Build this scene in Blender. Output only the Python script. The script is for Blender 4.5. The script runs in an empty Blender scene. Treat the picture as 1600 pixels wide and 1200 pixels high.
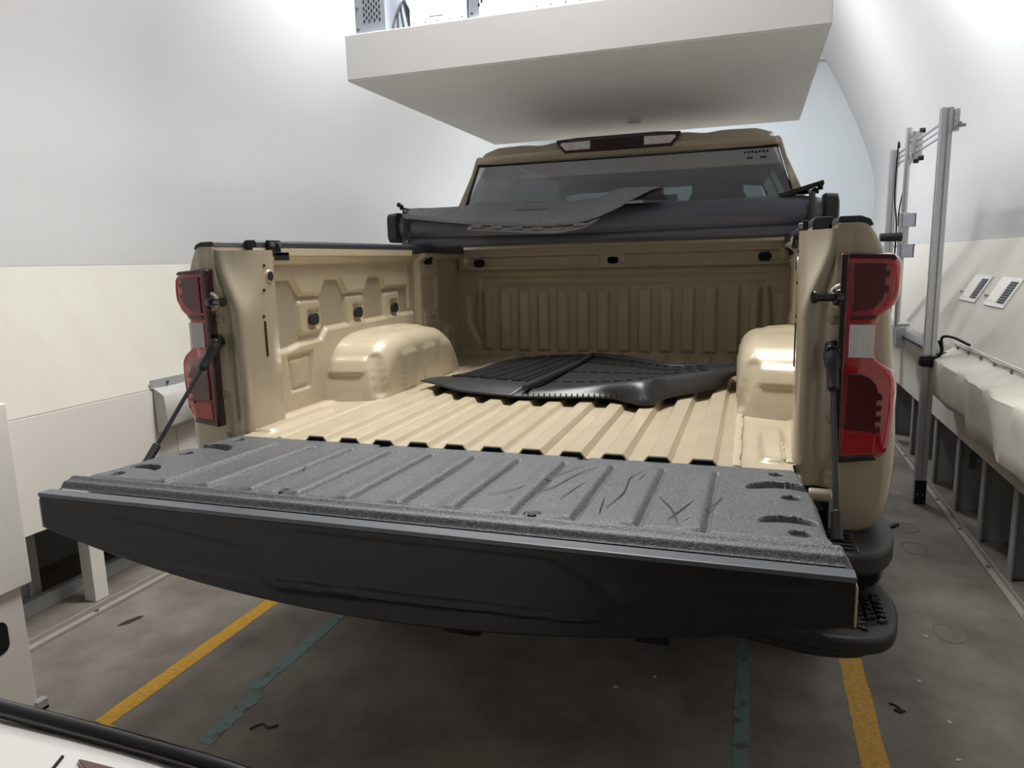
import bpy, math, random
import numpy as np
from mathutils import Vector, Matrix
random.seed(4)
rng = np.random.default_rng(4)
S = bpy.context.scene
COL = S.collection

# ------------------------------------------------------------------ camera
cd = bpy.data.cameras.new('camera'); cam = bpy.data.objects.new('camera', cd); COL.objects.link(cam)
yaw, pitch, roll = .3248, -.1686, -.0256
fw = Vector((-math.sin(yaw)*math.cos(pitch), math.cos(yaw)*math.cos(pitch), math.sin(pitch)))
r0 = Vector((math.cos(yaw), math.sin(yaw), 0)); u0 = r0.cross(fw)
rr = math.cos(roll)*r0 + math.sin(roll)*u0; uu = -math.sin(roll)*r0 + math.cos(roll)*u0
M = Matrix((rr, uu, -fw)).transposed().to_4x4(); M.translation = Vector((.666, -1.739, 1.337))
cam.matrix_world = M
cd.sensor_fit = 'HORIZONTAL'; cd.sensor_width = 36; cd.lens = 1121/1600*36
cd.clip_start = .02
S.camera = cam

# ------------------------------------------------------------------ world, lights, exposure
w = bpy.data.worlds.new('world'); S.world = w; w.use_nodes = True
w.node_tree.nodes['Background'].inputs[0].default_value = (.8, .82, .85, 1)
w.node_tree.nodes['Background'].inputs[1].default_value = .05
S.view_settings.view_transform = 'Standard'; S.view_settings.look = 'None'
S.view_settings.exposure = 0.0; S.view_settings.gamma = 1; S.view_settings.use_curve_mapping = False

def area(name, loc, direc, sx, sy, power, col=(1, .98, .95), spread=180):
    l = bpy.data.lights.new(name, 'AREA'); l.shape = 'RECTANGLE'; l.size = sx; l.size_y = sy; l.energy = power; l.color = col; l.spread = math.radians(spread)
    o = bpy.data.objects.new(name, l); COL.objects.link(o)
    o.location = loc; o.rotation_euler = Vector(direc).to_track_quat('-Z', 'Y').to_euler()
    return o
area('light_box_lamp', (-.615, 1.212, 2.54), (0, -1, 0), .25, .40, 11, (1, .99, .975))
area('light_box_lamp', (-.065, 1.212, 2.54), (0, -1, 0), .27, .40, 11, (1, .99, .975))
area('ceiling_light', (-.15, 1.0, 3.95), (0, -.16, -1), 1.3, .4, 60, (1, .99, .97), 120)
area('fill_light_behind', (-.06, -5.2, 3.95), (0, 0, -1), 1.5, .7, 10, (1, .99, .975))  # unseen fill added behind the camera to lift rear-facing surfaces
area('lamp_left_of_canopy', (-.9, 2.3, 2.95), (-1, .05, .5), 1.2, .3, 22, (.97, .98, 1))
area('lamp_right_of_canopy', (.78, 2.95, 2.9), (1, -.1, .5), .6, .25, 34, (.97, .98, 1))
area('lamp_far_end', (-.06, 5.6, 3.95), (0, .1, -1), 1.5, .7, 125, (.95, .97, 1))

# ------------------------------------------------------------------ materials
MATS = {}
def mat(name, col, rough=.5, metal=0., coat=0., var=0., vscale=6., bump=0., bscale=80., spec=.5, col2=None, emis=None, trans=0., coatr=.05, detail=6, stretch=None):
    m = bpy.data.materials.new(name); m.use_nodes = True; MATS[name] = m
    n = m.node_tree; b = n.nodes['Principled BSDF']
    def s(k, v):
        if k in b.inputs: b.inputs[k].default_value = v
    s('Base Color', (*col, 1)); s('Roughness', rough); s('Metallic', metal); s('Coat Weight', coat); s('Coat Roughness', coatr)
    s('Specular IOR Level', spec); s('Transmission Weight', trans)
    if emis: s('Emission Color', (*emis[0], 1)); s('Emission Strength', emis[1])
    tc = n.nodes.new('ShaderNodeTexCoord')
    src = tc.outputs['Object']
    if stretch:
        mp = n.nodes.new('ShaderNodeMapping'); mp.inputs['Scale'].default_value = stretch[0]; mp.inputs['Rotation'].default_value = stretch[1]
        n.links.new(src, mp.inputs[0]); src = mp.outputs[0]
    if var or col2:
        t = n.nodes.new('ShaderNodeTexNoise'); t.inputs['Scale'].default_value = vscale; t.inputs['Detail'].default_value = detail; t.inputs['Roughness'].default_value = .62
        n.links.new(src, t.inputs['Vector'])
        rp = n.nodes.new('ShaderNodeValToRGB'); rp.color_ramp.elements[0].position = .35; rp.color_ramp.elements[1].position = .68
        c2 = col2 or tuple(c*(1-var) for c in col)
        rp.color_ramp.elements[0].color = (*c2, 1); rp.color_ramp.elements[1].color = (*col, 1)
        n.links.new(t.outputs[0], rp.inputs[0]); n.links.new(rp.outputs[0], b.inputs['Base Color'])
    if bump:
        t2 = n.nodes.new('ShaderNodeTexNoise'); t2.inputs['Scale'].default_value = bscale; t2.inputs['Detail'].default_value = 3
        n.links.new(tc.outputs['Object'], t2.inputs['Vector'])
        bp = n.nodes.new('ShaderNodeBump'); bp.inputs['Strength'].default_value = bump; bp.inputs['Distance'].default_value = .004
        n.links.new(t2.outputs[0], bp.inputs['Height']); n.links.new(bp.outputs[0], b.inputs['Normal'])
    return m
def L(r, g, b):
    f = lambda c: (c/255/12.92) if c/255 <= .04045 else ((c/255+.055)/1.055)**2.4
    return (f(r), f(g), f(b))

mat('tan_paint', L(181, 169, 147), .36, .25, .7, var=.06, vscale=3, coatr=.06)
mat('tan_bed', L(187, 173, 147), .40, .05, .40, var=.10, vscale=9, coatr=.12)
mat('black_plastic', L(34, 34, 36), .45, bump=.25, bscale=500)
mat('gloss_black', L(14, 14, 16), .18, coat=.4)
mat('cap_black', L(19, 19, 21), .42, var=.3, vscale=12)
mat('liner_black', L(112, 114, 118), .42, bump=.45, bscale=420, col2=L(62, 63, 66), vscale=230, detail=2)
mat('cap_sheen', L(92, 95, 100), .35)  # sheen on the satin black cap top, painted as a lighter grey
mat('rubber', L(30, 30, 33), .42, bump=.15, bscale=200, spec=.6)
mat('rubber_grey', L(150, 150, 156), .7, bump=.4, bscale=300, var=.2, vscale=40)
mat('vinyl', L(88, 91, 103), .38, bump=.12, bscale=60, spec=.6)  # black vinyl, lifted towards grey-blue to paint in lens haze
mat('rail_black', L(52, 54, 60), .42, var=.2, vscale=15)
mat('tyre', L(22, 22, 22), .8)
mat('steel', L(150, 150, 150), .35, .9)
mat('dark_steel', L(60, 60, 62), .4, .8)
mat('aluminium', L(205, 207, 210), .34, .75, var=.06, vscale=20)
mat('wall_white', L(206, 206, 206), .75, var=.02, vscale=.8)
mat('cream_board', L(208, 205, 195), .62, col2=L(202, 198, 187), vscale=2.2, bump=.12, bscale=8, stretch=((1, 2.2, .6), (.5, 0, 0)))
mat('skirt_white', L(242, 238, 231), .6, var=.03, vscale=3)
mat('leg_grey', L(176, 177, 176), .5, var=.1, vscale=8)
mat('canopy_white', L(243, 243, 243), .7, var=.02, vscale=2)
mat('canopy_under', L(246, 248, 253), .55, var=.04, vscale=5, stretch=((1, 8, 1), (0, 0, 0)))
mat('end_wall', L(206, 212, 216), .6)
mat('cloth', L(222, 219, 208), .85, var=.14, vscale=7, bump=.3, bscale=25)
mat('cloth_left', L(196, 196, 190), .8, var=.15, vscale=9, bump=.3, bscale=25)
mat('concrete', L(152, 145, 135), .62, col2=L(108, 101, 93), vscale=2.6, bump=.15, bscale=120, detail=10)
mat('yellow_paint', L(236, 184, 62), .55, col2=L(206, 150, 40), vscale=60, bump=.8, bscale=130)
mat('red_lens', L(176, 8, 22), .12, coat=1, spec=.7)
mat('red_bright', L(214, 14, 34), .1, coat=1, spec=.7)
mat('maroon_lens', L(84, 12, 22), .12, coat=1, spec=.7)
mat('maroon_trim', L(46, 8, 18), .15, coat=1)
mat('clear_lens', L(232, 228, 228), .3, coat=1, var=.22, vscale=90, stretch=((1, 1, .06), (0, 0, 0)))
mat('smoke_lens', L(70, 60, 68), .12, coat=1)
mat('seat_black', L(40, 41, 45), .8)
mat('hole_black', L(8, 8, 9), .8)
mat('rail_dull', L(168, 163, 154), .6, var=.12, vscale=12)
mat('scuff', L(46, 46, 50), .7)
mat('stain', L(52, 49, 46), .7)
mat('metal_box', L(198, 206, 218), .4, .3, var=.06, vscale=6)
mat('led_panel', (.9, .93, 1), .5, emis=((.97, .98, 1), 4.0))
mat('white_board', L(236, 236, 236), .6)
mat('grey_grille', L(116, 116, 116), .6)
mat('car_white', L(226, 222, 218), .25, coat=1)
mat('paper', L(215, 215, 215), .8)
mat('sealer', L(190, 178, 152), .45, var=.15, vscale=60, bump=.8, bscale=90)

def blue_paint():
    m = mat('blue_paint', L(122, 146, 146), .65)
    n = m.node_tree; b = n.nodes['Principled BSDF']; tc = n.nodes.new('ShaderNodeTexCoord')
    t = n.nodes.new('ShaderNodeTexNoise'); t.inputs['Scale'].default_value = 16; t.inputs['Detail'].default_value = 8; t.inputs['Roughness'].default_value = .7
    n.links.new(tc.outputs['Object'], t.inputs['Vector'])
    rp = n.nodes.new('ShaderNodeValToRGB'); rp.color_ramp.elements[0].position = .40; rp.color_ramp.elements[1].position = .44
    rp.color_ramp.elements[0].color = (*L(104, 100, 94), 1); rp.color_ramp.elements[1].color = (*L(122, 146, 146), 1)
    n.links.new(t.outputs[0], rp.inputs[0]); n.links.new(rp.outputs[0], b.inputs['Base Color'])
blue_paint()
def glass(name, tint, refl=.12):
    m = bpy.data.materials.new(name); m.use_nodes = True; MATS[name] = m
    n = m.node_tree; n.nodes.remove(n.nodes['Principled BSDF']); out = n.nodes['Material Output']
    tr = n.nodes.new('ShaderNodeBsdfTransparent'); tr.inputs[0].default_value = (*tint, 1)
    gl = n.nodes.new('ShaderNodeBsdfGlossy'); gl.inputs['Roughness'].default_value = .03; gl.inputs[0].default_value = (.9, .93, 1, 1)
    fr = n.nodes.new('ShaderNodeFresnel'); fr.inputs[0].default_value = 1.5
    mx = n.nodes.new('ShaderNodeMixShader')
    mm = n.nodes.new('ShaderNodeMath'); mm.operation = 'ADD'; mm.inputs[1].default_value = refl; mm.use_clamp = True
    n.links.new(fr.outputs[0], mm.inputs[0]); n.links.new(mm.outputs[0], mx.inputs[0])
    n.links.new(tr.outputs[0], mx.inputs[1]); n.links.new(gl.outputs[0], mx.inputs[2]); n.links.new(mx.outputs[0], out.inputs[0])
glass('tinted_glass', (.26, .28, .30), .33)  # reflection raised above real glass to stand in for lens glare
glass('green_glass', (.52, .62, .58), .02)

# ------------------------------------------------------------------ mesh helpers
def cat(pts, n=8, closed=False):
    """Catmull-Rom through points."""
    P = [np.array(p, float) for p in pts]; out = []
    N = len(P); rng_ = range(N) if closed else range(N-1)
    for i in rng_:
        p0 = P[(i-1) % N] if closed or i > 0 else 2*P[0]-P[1]
        p1 = P[i]; p2 = P[(i+1) % N]
        p3 = P[(i+2) % N] if closed or i+2 < N else 2*P[-1]-P[-2]
        for k in range(n):
            t = k/n
            out.append(.5*((2*p1)+(-p0+p2)*t+(2*p0-5*p1+4*p2-p3)*t*t+(-p0+3*p1-3*p2+p3)*t**3))
    if not closed: out.append(P[-1])
    return [tuple(o) for o in out]

class MB:
    def __init__(s): s.v = []; s.f = []
    def box(s, x0, x1, y0, y1, z0, z1):
        b = len(s.v)
        s.v += [(x, y, z) for z in (z0, z1) for y in (y0, y1) for x in (x0, x1)]
        s.f += [tuple(b+i for i in q) for q in ((0, 2, 3, 1), (4, 5, 7, 6), (0, 1, 5, 4), (2, 6, 7, 3), (0, 4, 6, 2), (1, 3, 7, 5))]
        return s
    def prism(s, poly, ax, lo, hi):
        def P(a, b, c): return {'x': (c, a, b), 'y': (a, c, b), 'z': (a, b, c)}[ax]
        b = len(s.v); n = len(poly)
        s.v += [P(a, c, lo) for a, c in poly] + [P(a, c, hi) for a, c in poly]
        s.f.append(tuple(b+i for i in range(n))[::-1]); s.f.append(tuple(b+n+i for i in range(n)))
        for i in range(n):
            j = (i+1) % n; s.f.append((b+i, b+j, b+n+j, b+n+i))
        return s
    def tube(s, path, r, n=8, cap=True):
        path = [Vector(p) for p in path]; b = len(s.v); m = len(path)
        rad = r if isinstance(r, (list, tuple)) else [r]*m
        up = None
        for i, p in enumerate(path):
            t = (path[min(i+1, m-1)]-path[max(i-1, 0)]).normalized()
            if up is None: up = Vector((0, 0, 1)) if abs(t.z) < .9 else Vector((0, 1, 0))
            a = t.cross(up).normalized(); c = a.cross(t).normalized(); up = c
            for k in range(n):
                q = 2*math.pi*k/n; s.v.append(tuple(p+(a*math.cos(q)+c*math.sin(q))*rad[i]))
        for i in range(m-1):
            for k in range(n):
                k2 = (k+1) % n; s.f.append((b+i*n+k, b+i*n+k2, b+(i+1)*n+k2, b+(i+1)*n+k))
        if cap:
            s.f.append(tuple(b+k for k in range(n))[::-1]); s.f.append(tuple(b+(m-1)*n+k for k in range(n)))
        return s
    def cyl(s, a, b_, r, n=16): return s.tube([a, b_], r, n)
    def rings(s, rings, cap0=True, cap1=True, closed=True):
        b = len(s.v); n = len(rings[0])
        for r in rings: s.v += [tuple(map(float, p)) for p in r]
        for i in range(len(rings)-1):
            for k in range(n if closed else n-1):
                k2 = (k+1) % n; s.f.append((b+i*n+k, b+i*n+k2, b+(i+1)*n+k2, b+(i+1)*n+k))
        if cap0: s.f.append(tuple(b+k for k in range(n))[::-1])
        if cap1: s.f.append(tuple(b+(len(rings)-1)*n+k for k in range(n)))
        return s
    def grid(s, X, Y, Z):
        b = len(s.v); n, m = X.shape
        s.v += list(zip(X.ravel().tolist(), Y.ravel().tolist(), Z.ravel().tolist()))
        for i in range(n-1):
            for j in range(m-1):
                s.f.append((b+i*m+j, b+i*m+j+1, b+(i+1)*m+j+1, b+(i+1)*m+j))
        return s
    def mirror(s):
        o = MB(); o.v = [(-x, y, z) for x, y, z in s.v]; o.f = [f[::-1] for f in s.f]; return o
    def warp(s, fn): s.v = [fn(*p) for p in s.v]; return s
    def build(s, name, m, parent=None, smooth=True, bevel=0, seg=2, angle=40, solid=0, subd=0, label=None):
        me = bpy.data.meshes.new(name); me.from_pydata(s.v, [], s.f)
        import bmesh
        bm = bmesh.new(); bm.from_mesh(me); bmesh.ops.recalc_face_normals(bm, faces=bm.faces); bm.to_mesh(me); bm.free()
        if smooth:
            me.shade_smooth()
            try: me.set_sharp_from_angle(angle=math.radians(angle))
            except Exception: pass
        me.materials.append(MATS[m])
        o = bpy.data.objects.new(name, me); COL.objects.link(o)
        if parent: o.parent = parent
        if solid:
            q = o.modifiers.new('s', 'SOLIDIFY'); q.thickness = solid; q.offset = 0
        if bevel:
            q = o.modifiers.new('b', 'BEVEL'); q.width = bevel; q.segments = seg; q.limit_method = 'ANGLE'; q.angle_limit = math.radians(30)
        if subd:
            q = o.modifiers.new('d', 'SUBSURF'); q.levels = subd; q.render_levels = subd
        if label: o['label'] = label
        return o

def patch(ctrl, nu=6, nv=6):
    """grid of 3-D control points -> smooth grid arrays"""
    rows = [cat(r, nu) for r in ctrl]
    cols = [cat([rows[i][j] for i in range(len(rows))], nv) for j in range(len(rows[0]))]
    A = np.array(cols)
    return A[:, :, 0], A[:, :, 1], A[:, :, 2]

def empty(name, loc=(0, 0, 0), rz=0):
    o = bpy.data.objects.new(name, None); COL.objects.link(o); o.location = loc; o.rotation_euler.z = rz; o.empty_display_size = .1
    return o
def tag(o, label, cat_, group=None):
    o['label'] = label; o['category'] = cat_
    if group: o['group'] = group
    return o
def struct(o): o['kind'] = 'structure'; return o

def ss(a, b, x):
    t = np.clip((x-a)/(b-a), 0, 1); return t*t*(3-2*t)
def sd_rr(x, y, cx, cy, hx, hy, r):
    qx = np.abs(x-cx)-hx+r; qy = np.abs(y-cy)-hy+r
    return np.minimum(np.maximum(qx, qy), 0)+np.hypot(np.maximum(qx, 0), np.maximum(qy, 0))-r
def sd_poly(x, y, poly):
    d = np.full(x.shape, 1e9); inside = np.zeros(x.shape, bool); n = len(poly)
    for i in range(n):
        ax, ay = poly[i]; bx, by = poly[(i+1) % n]
        ex, ey = bx-ax, by-ay; wx, wy = x-ax, y-ay
        t = np.clip((wx*ex+wy*ey)/(ex*ex+ey*ey+1e-12), 0, 1)
        d = np.minimum(d, np.hypot(wx-ex*t, wy-ey*t))
        c = ((ay <= y) & (by > y)) | ((by <= y) & (ay > y))
        xi = ax+(y-ay)/(by-ay+1e-12)*ex
        inside ^= c & (x < xi)
    return np.where(inside, -d, d)
def emb(d, w): return 1-ss(-w/2, w/2, d)      # 1 inside, 0 outside, soft wall of width w
def rrect(cx, cy, hx, hy, r, n=5):
    out = []
    for sx, sy, a0 in ((1, 1, 0), (-1, 1, 90), (-1, -1, 180), (1, -1, 270)):
        for k in range(n+1):
            a = math.radians(a0+90*k/n); out.append((cx+sx*(hx-r)+r*math.cos(a), cy+sy*(hy-r)+r*math.sin(a)))
    return out

# ------------------------------------------------------------------ the room
XC = -.06
Y0, Y1 = -7.0, 8.3
g = MB(); g.box(-3.2, 3.1, Y0, Y1, -.06, 0); floor = struct(g.build('floor', 'concrete', smooth=False))
def strip(name, x0, x1, y0, y1, m, rag=.004, step=.02, z=.0016):
    ys = np.arange(y0, y1+1e-6, step); b = MB(); pts = []
    L_ = [(x0+random.uniform(-rag, rag), y) for y in ys]; R_ = [(x1+random.uniform(-rag, rag), y) for y in ys]
    n = len(ys)
    b.v = [(x, y, z) for x, y in L_]+[(x, y, z) for x, y in R_]+[(x, y, -.001) for x, y in L_]+[(x, y, -.001) for x, y in R_]
    for i in range(n-1):
        b.f += [(i, n+i, n+i+1, i+1), (i, i+1, 2*n+i+1, 2*n+i), (n+i, 3*n+i, 3*n+i+1, n+i+1)]
    b.f += [(0, 2*n, 3*n, n), (n-1, 2*n-1, 4*n-1, 3*n-1)]
    return b.build(name, m, floor, smooth=False)
strip('yellow_line', -1.175, -1.10, -.62, -.36, 'yellow_paint', .003)
strip('yellow_line', -1.165, -1.105, -.36, -.28, 'yellow_paint', .006)
strip('yellow_line', -1.185, -1.12, -.28, 7.5, 'yellow_paint', .0025, .05)
strip('yellow_line', .975, 1.045, -1.5, 7.5, 'yellow_paint', .002, .05)
strip('blue_line', -.815, -.765, -.27, -.02, 'blue_paint', .006)
strip('blue_line', -.845, -.795, -.0, .60, 'blue_paint', .005)
strip('blue_line', .65, .692, -1.4, 1.4, 'blue_paint', .004)
# stains
def blob(name, x, y, rx, ry, rot, m='stain', z=.0012):
    b = MB(); n = 22; c, s_ = math.cos(rot), math.sin(rot); pts = []
    for k in range(n):
        a = 2*math.pi*k/n; q = 1+random.uniform(-.2, .2); px, py = rx*q*math.cos(a), ry*q*math.sin(a)
        pts.append((x+px*c-py*s_, y+px*s_+py*c))
    b.prism(pts, 'z', -.001, z); return b.build(name, m, floor, smooth=False)
blob('oil_stain', -1.588, .245, .016, .045, -.3)
mat('chalk', L(128, 124, 117), .8)
def ring_mark(x, y, r):
    b = MB(); n = 26; rings = []
    for rad in (r, r*.78):
        rings.append([(x+rad*(1+random.uniform(-.06, .06))*math.cos(2*math.pi*k/n), y+rad*1.5*math.sin(2*math.pi*k/n), .0011) for k in range(n)])
    b.rings(rings, False, False); return b.build('chalk_ring', 'chalk', floor, smooth=False)
ring_mark(1.46, 2.98, .045); ring_mark(1.42, 2.05, .05); ring_mark(1.40, 1.78, .055); ring_mark(1.36, .98, .05)

# side walls: profile in (|x-XC|, z)
def wall(side):
    s = -1 if side == 'left' else 1
    def X(d): return XC+s*d
    dz = -.03 if s < 0 else 0
    root = struct(empty('wall_'+side, (X(1.8), 0, 0)))
    ox = X(1.8)
    def put(mb, name, m, **k):
        mb.warp(lambda x, y, z: (x-ox, y, z)); return mb.build(name, m, root, **k)
    prof = cat([(2.06, 1.40+dz), (2.10, 1.75), (2.10, 2.2), (1.95, 2.7), (1.60, 3.45), (1.25, 3.95), (.8, 4.15)], 10)
    n = len(prof); b = MB()
    inn = [(X(d), z) for d, z in prof]; out = [(X(d+.05), z+.02) for d, z in prof][::-1]
    b.prism(inn+out, 'y', Y0, Y1); put(b, 'curved_panel', 'wall_white', angle=60)
    ye = 5.4 if s > 0 else 6.5
    b = MB(); b.prism([(X(1.74), .83), (X(2.06), 1.40+dz), (X(2.09), 1.39+dz), (X(1.77), .82)], 'y', Y0, ye); put(b, 'sloped_board', 'cream_board', smooth=False, bevel=.003)
    b = MB(); b.prism([(X(1.76), .80), (X(2.08), 1.40+dz), (X(2.12), 1.39+dz), (X(1.80), .79)], 'y', ye-.02, Y1); put(b, 'end_board', 'wall_white', smooth=False)
    # skirt panels
    ys = [Y0, -3.6, -1.2, .79, 3.2, 5.6, Y1] if s < 0 else [Y0, -2.4, .2, 2.58, 5.0, Y1]
    for a, c in zip(ys[:-1], ys[1:]):
        b = MB(); b.box(*sorted((X(1.74), X(1.765))), a+.0015, c-.0015, .40, .828); put(b, 'skirt_panel', 'skirt_white', smooth=False, bevel=.002)
    # legs: channel posts under the skirt
    ly = [1.02, 1.50, 1.93, 2.37, 2.86, 3.5, 4.1, 4.7, 5.3] if s > 0 else [-1.4, -.75, .16, 1.05, 1.5, 1.95, 2.4, 3.0, 3.6]
    for k, y in enumerate(ly):
        b = MB()
        if s > 0:
            b.box(X(1.755), X(1.765), y, y+.05, .0, .41)
            # web with an oval hole
            if k % 3 == 0:
                o = rrect(X(1.83), .27, .018, .05, .017); ox0, ox1 = X(1.765), X(1.90)
                outer = [(ox1, .41), (ox0, .41), (ox0, 0), (ox1, 0)]
                nn = len(o); q = []
                for (px, pz) in o:
                    dx, dz_ = px-X(1.83), pz-.27
                    t = min(((ox1-X(1.83))/dx if dx > 0 else (ox0-X(1.83))/dx) if abs(dx) > 1e-6 else 9e9, ((.41-.27)/dz_ if dz_ > 0 else (0-.27)/dz_) if abs(dz_) > 1e-6 else 9e9)
                    q.append((X(1.83)+dx*t, .27+dz_*t))
                b.rings([[(px, y+.03, pz) for px, pz in o], [(px, y+.03, pz) for px, pz in q]], False, False)
                b.rings([[(px, y+.034, pz) for px, pz in o], [(px, y+.034, pz) for px, pz in q]], False, False)
            else:
                b.box(X(1.765), X(1.90), y+.03, y+.036, 0, .41)
            b.box(X(1.89), X(1.90), y+.03, y+.06, 0, .41)
        else:
            b.box(X(2.05), X(2.0), y, y+.10, 0, .41); b.box(X(2.0), X(1.985), y+.04, y+.055, 0, .41)
        put(b, 'leg', 'leg_grey', smooth=False, bevel=.002)
    b = MB(); b.box(*sorted((X(1.692), X(1.72))), Y0, Y1, 0, .014); b.box(*sorted((X(1.715), X(1.72))), Y0, Y1, 0, .035); put(b, 'base_rail', 'rail_dull', smooth=False, bevel=.002)
    b = MB(); b.box(*sorted((X(1.95), X(1.985))), Y0, Y1, .0, .06); put(b, 'inner_rail', 'leg_grey', smooth=False, bevel=.002)
    for y in np.arange(-2, 5, .45):
        b = MB(); b.cyl((X(1.704), y, .012), (X(1.704), y, .019), .008, 8); put(b, 'bolt', 'steel')
    # dark void behind the legs
    b = MB(); b.box(*sorted((X(2.35), X(2.4))), Y0, Y1, 0, 1.4); put(b, 'back_board', 'leg_grey', smooth=False)
    if s < 0:
        for y, x in ((.33, 1.80),):
            b = MB(); b.box(X(x+.06), X(x-.0), y, y+.065, 0, .45); put(b, 'post', 'skirt_white', smooth=False, bevel=.003)
    return root
wall('left'); wall('right')
b = MB(); b.box(-2.4, 2.3, Y1, Y1+.05, 0, 4.3); struct(b.build('wall_back', 'end_wall', smooth=False))
b = MB(); b.box(-2.4, 2.3, Y0-.05, Y0, 0, 4.3); struct(b.build('wall_front', 'leg_grey', smooth=False))
b = MB(); b.box(-1.0, .9, Y0, Y1, 4.12, 4.18); CEIL = struct(b.build('ceiling', 'wall_white', smooth=False))
b = MB(); b.box(1.2, 1.42, 8.22, 8.3, 3.66, 3.74); b.box(1.2, 1.42, 8.22, 8.3, 3.9, 4.0); struct(b.build('trim_1', 'wall_white', smooth=False))

# ------------------------------------------------------------------ suspended canopy slab and equipment on it
r = empty('suspended_canopy', (-.07, 2.15, 2.135)); tag(r, 'thick white rectangular slab hanging over the truck cab', 'canopy')
def rel(o, mb):
    l = o.location; mb.warp(lambda x, y, z: (x-l.x, y-l.y, z-l.z)); return mb
b = MB(); b.box(-1.05, .905, 1.2, 3.12, 2.14, 2.325); rel(r, b).build('slab', 'canopy_white', r, smooth=False, bevel=.003)
b = MB(); b.box(-1.047, .902, 1.203, 3.117, 2.135, 2.1395); rel(r, b).build('underside_panel', 'canopy_under', r, smooth=False)
b = MB(); b.cyl((-.02, 2.66, 2.135), (-.02, 2.66, 2.122), .045, 24); b.cyl((-.02, 2.66, 2.122), (-.02, 2.66, 2.118), .03, 24); rel(r, b).build('ceiling_sensor', 'canopy_white', r, bevel=.003)
for x in (-.8, .65):
    for y in (1.5, 2.8):
        b = MB(); b.cyl((x, y, 2.325), (x, y, 4.12), .012, 8); b.build('hanging_rod', 'aluminium', CEIL)

def perf_box(x0, x1, y0, y1, z1, label, holes):
    r = empty('equipment_box', ((x0+x1)/2, (y0+y1)/2, 2.325)); tag(r, label, 'metal box', 'equipment on the canopy')
    b = MB(); b.box(x0, x1, y0, y1, 2.325, z1); rel(r, b).build('housing', 'metal_box', r, smooth=False, bevel=.004)
    b = MB()
    for i in range(holes):
        for j in range(14):
            hx = x0+.045+i*.0125; hz = 2.375+j*.026+(.013 if i % 2 else 0)
            if hz < z1-.03: b.prism(rrect(hx, hz, .003, .0075, .0029, 2), 'y', y0-.001, y0+.002)
    if holes:
        o = rel(r, b).build('ventilation_slots', 'hole_black', r, smooth=False); o['kind'] = 'stuff'
    for hz in (2.345, 2.43, 2.56):
        b = MB(); b.cyl((x0+.014, y0, hz), (x0+.014, y0-.004, hz), .006, 8); rel(r, b).build('screw', 'steel', r)
    return r
perf_box(-1.004, -.857, 1.215, 1.5, 2.75, 'blue-grey metal box with slotted vent beside canopy corner', 7)
perf_box(-.475, -.43, 1.215, 1.5, 2.75, 'narrow grey metal housing between the two glowing light panels', 2)
def led(x0, x1, label):
    r = empty('light_box', ((x0+x1)/2, 1.3, 2.325)); tag(r, label, 'light box', 'equipment on the canopy')
    b = MB(); b.box(x0, x1, 1.222, 1.42, 2.325, 2.75); rel(r, b).build('housing', 'metal_box', r, smooth=False, bevel=.003)
    b = MB(); b.box(x0+.004, x1-.004, 1.216, 1.2235, 2.335, 2.746); rel(r, b).build('diffuser', 'led_panel', r, smooth=False)
    for k in range(5):
        x = x0+.02+(x1-x0-.04)*k/4
        b = MB(); b.cyl((x, 1.2165, 2.338), (x, 1.212, 2.338), .004, 8); rel(r, b).build('screw', 'steel', r)
    b = MB(); b.box((x0+x1)/2-.035, (x0+x1)/2+.035, 1.205, 1.216, 2.35, 2.358); rel(r, b).build('handle', 'aluminium', r, smooth=False, bevel=.002)
led(-.745, -.485, 'glowing white light box between two metal housings on canopy edge')
led(-.205, .075, 'glowing white light box nearest the middle of the canopy edge')
r = empty('cable_bundle', (-.80, 1.3, 2.325)); tag(r, 'grey cables coiled beside the slotted metal box on canopy', 'cables')
for k in range(4):
    pts = [(-.85+.02*k, 1.26+.02*k, 2.333), (-.83+.015*k, 1.25, 2.38+.02*k), (-.80, 1.27+.01*k, 2.45), (-.775, 1.3, 2.40-.02*k), (-.765, 1.36, 2.333)]
    b = MB(); b.tube(cat(pts, 6), .005, 6); rel(r, b).build('cable', 'grey_grille', r)
tag(rel_o := empty('backing_board', (-.32, 1.45, 2.325)), 'plain pale board standing between narrow housing and middle light box', 'board')
b = MB(); b.box(-.425, -.215, 1.42, 1.44, 2.325, 2.75); rel(rel_o, b).build('board', 'white_board', rel_o, smooth=False); b = MB(); b.box(-.425, -.215, 1.40, 1.48, 2.325, 2.34); rel(rel_o, b).build('foot', 'white_board', rel_o, smooth=False)

# ------------------------------------------------------------------ pickup truck
T = empty('pickup_truck', (0, 0, 0)); tag(T, 'tan pickup truck seen from behind with its black-lined tailgate lowered', 'truck')
ZF = .845

# --- bed floor
xs = np.unique(np.concatenate([np.linspace(-.84, .84, 300)])); 
ys = np.concatenate([np.linspace(-.03, .06, 18), np.linspace(.08, 1.88, 40)])
Xg, Yg = np.meshgrid(xs, ys)
h = np.zeros_like(Xg)
for k in range(11):
    xc = -.50+.1065*k
    d = np.abs(Xg-xc); h = np.maximum(h, (1-ss(.021, .034, d))*.017)
    h = np.where(d < .05, h*1.0, h)
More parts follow.
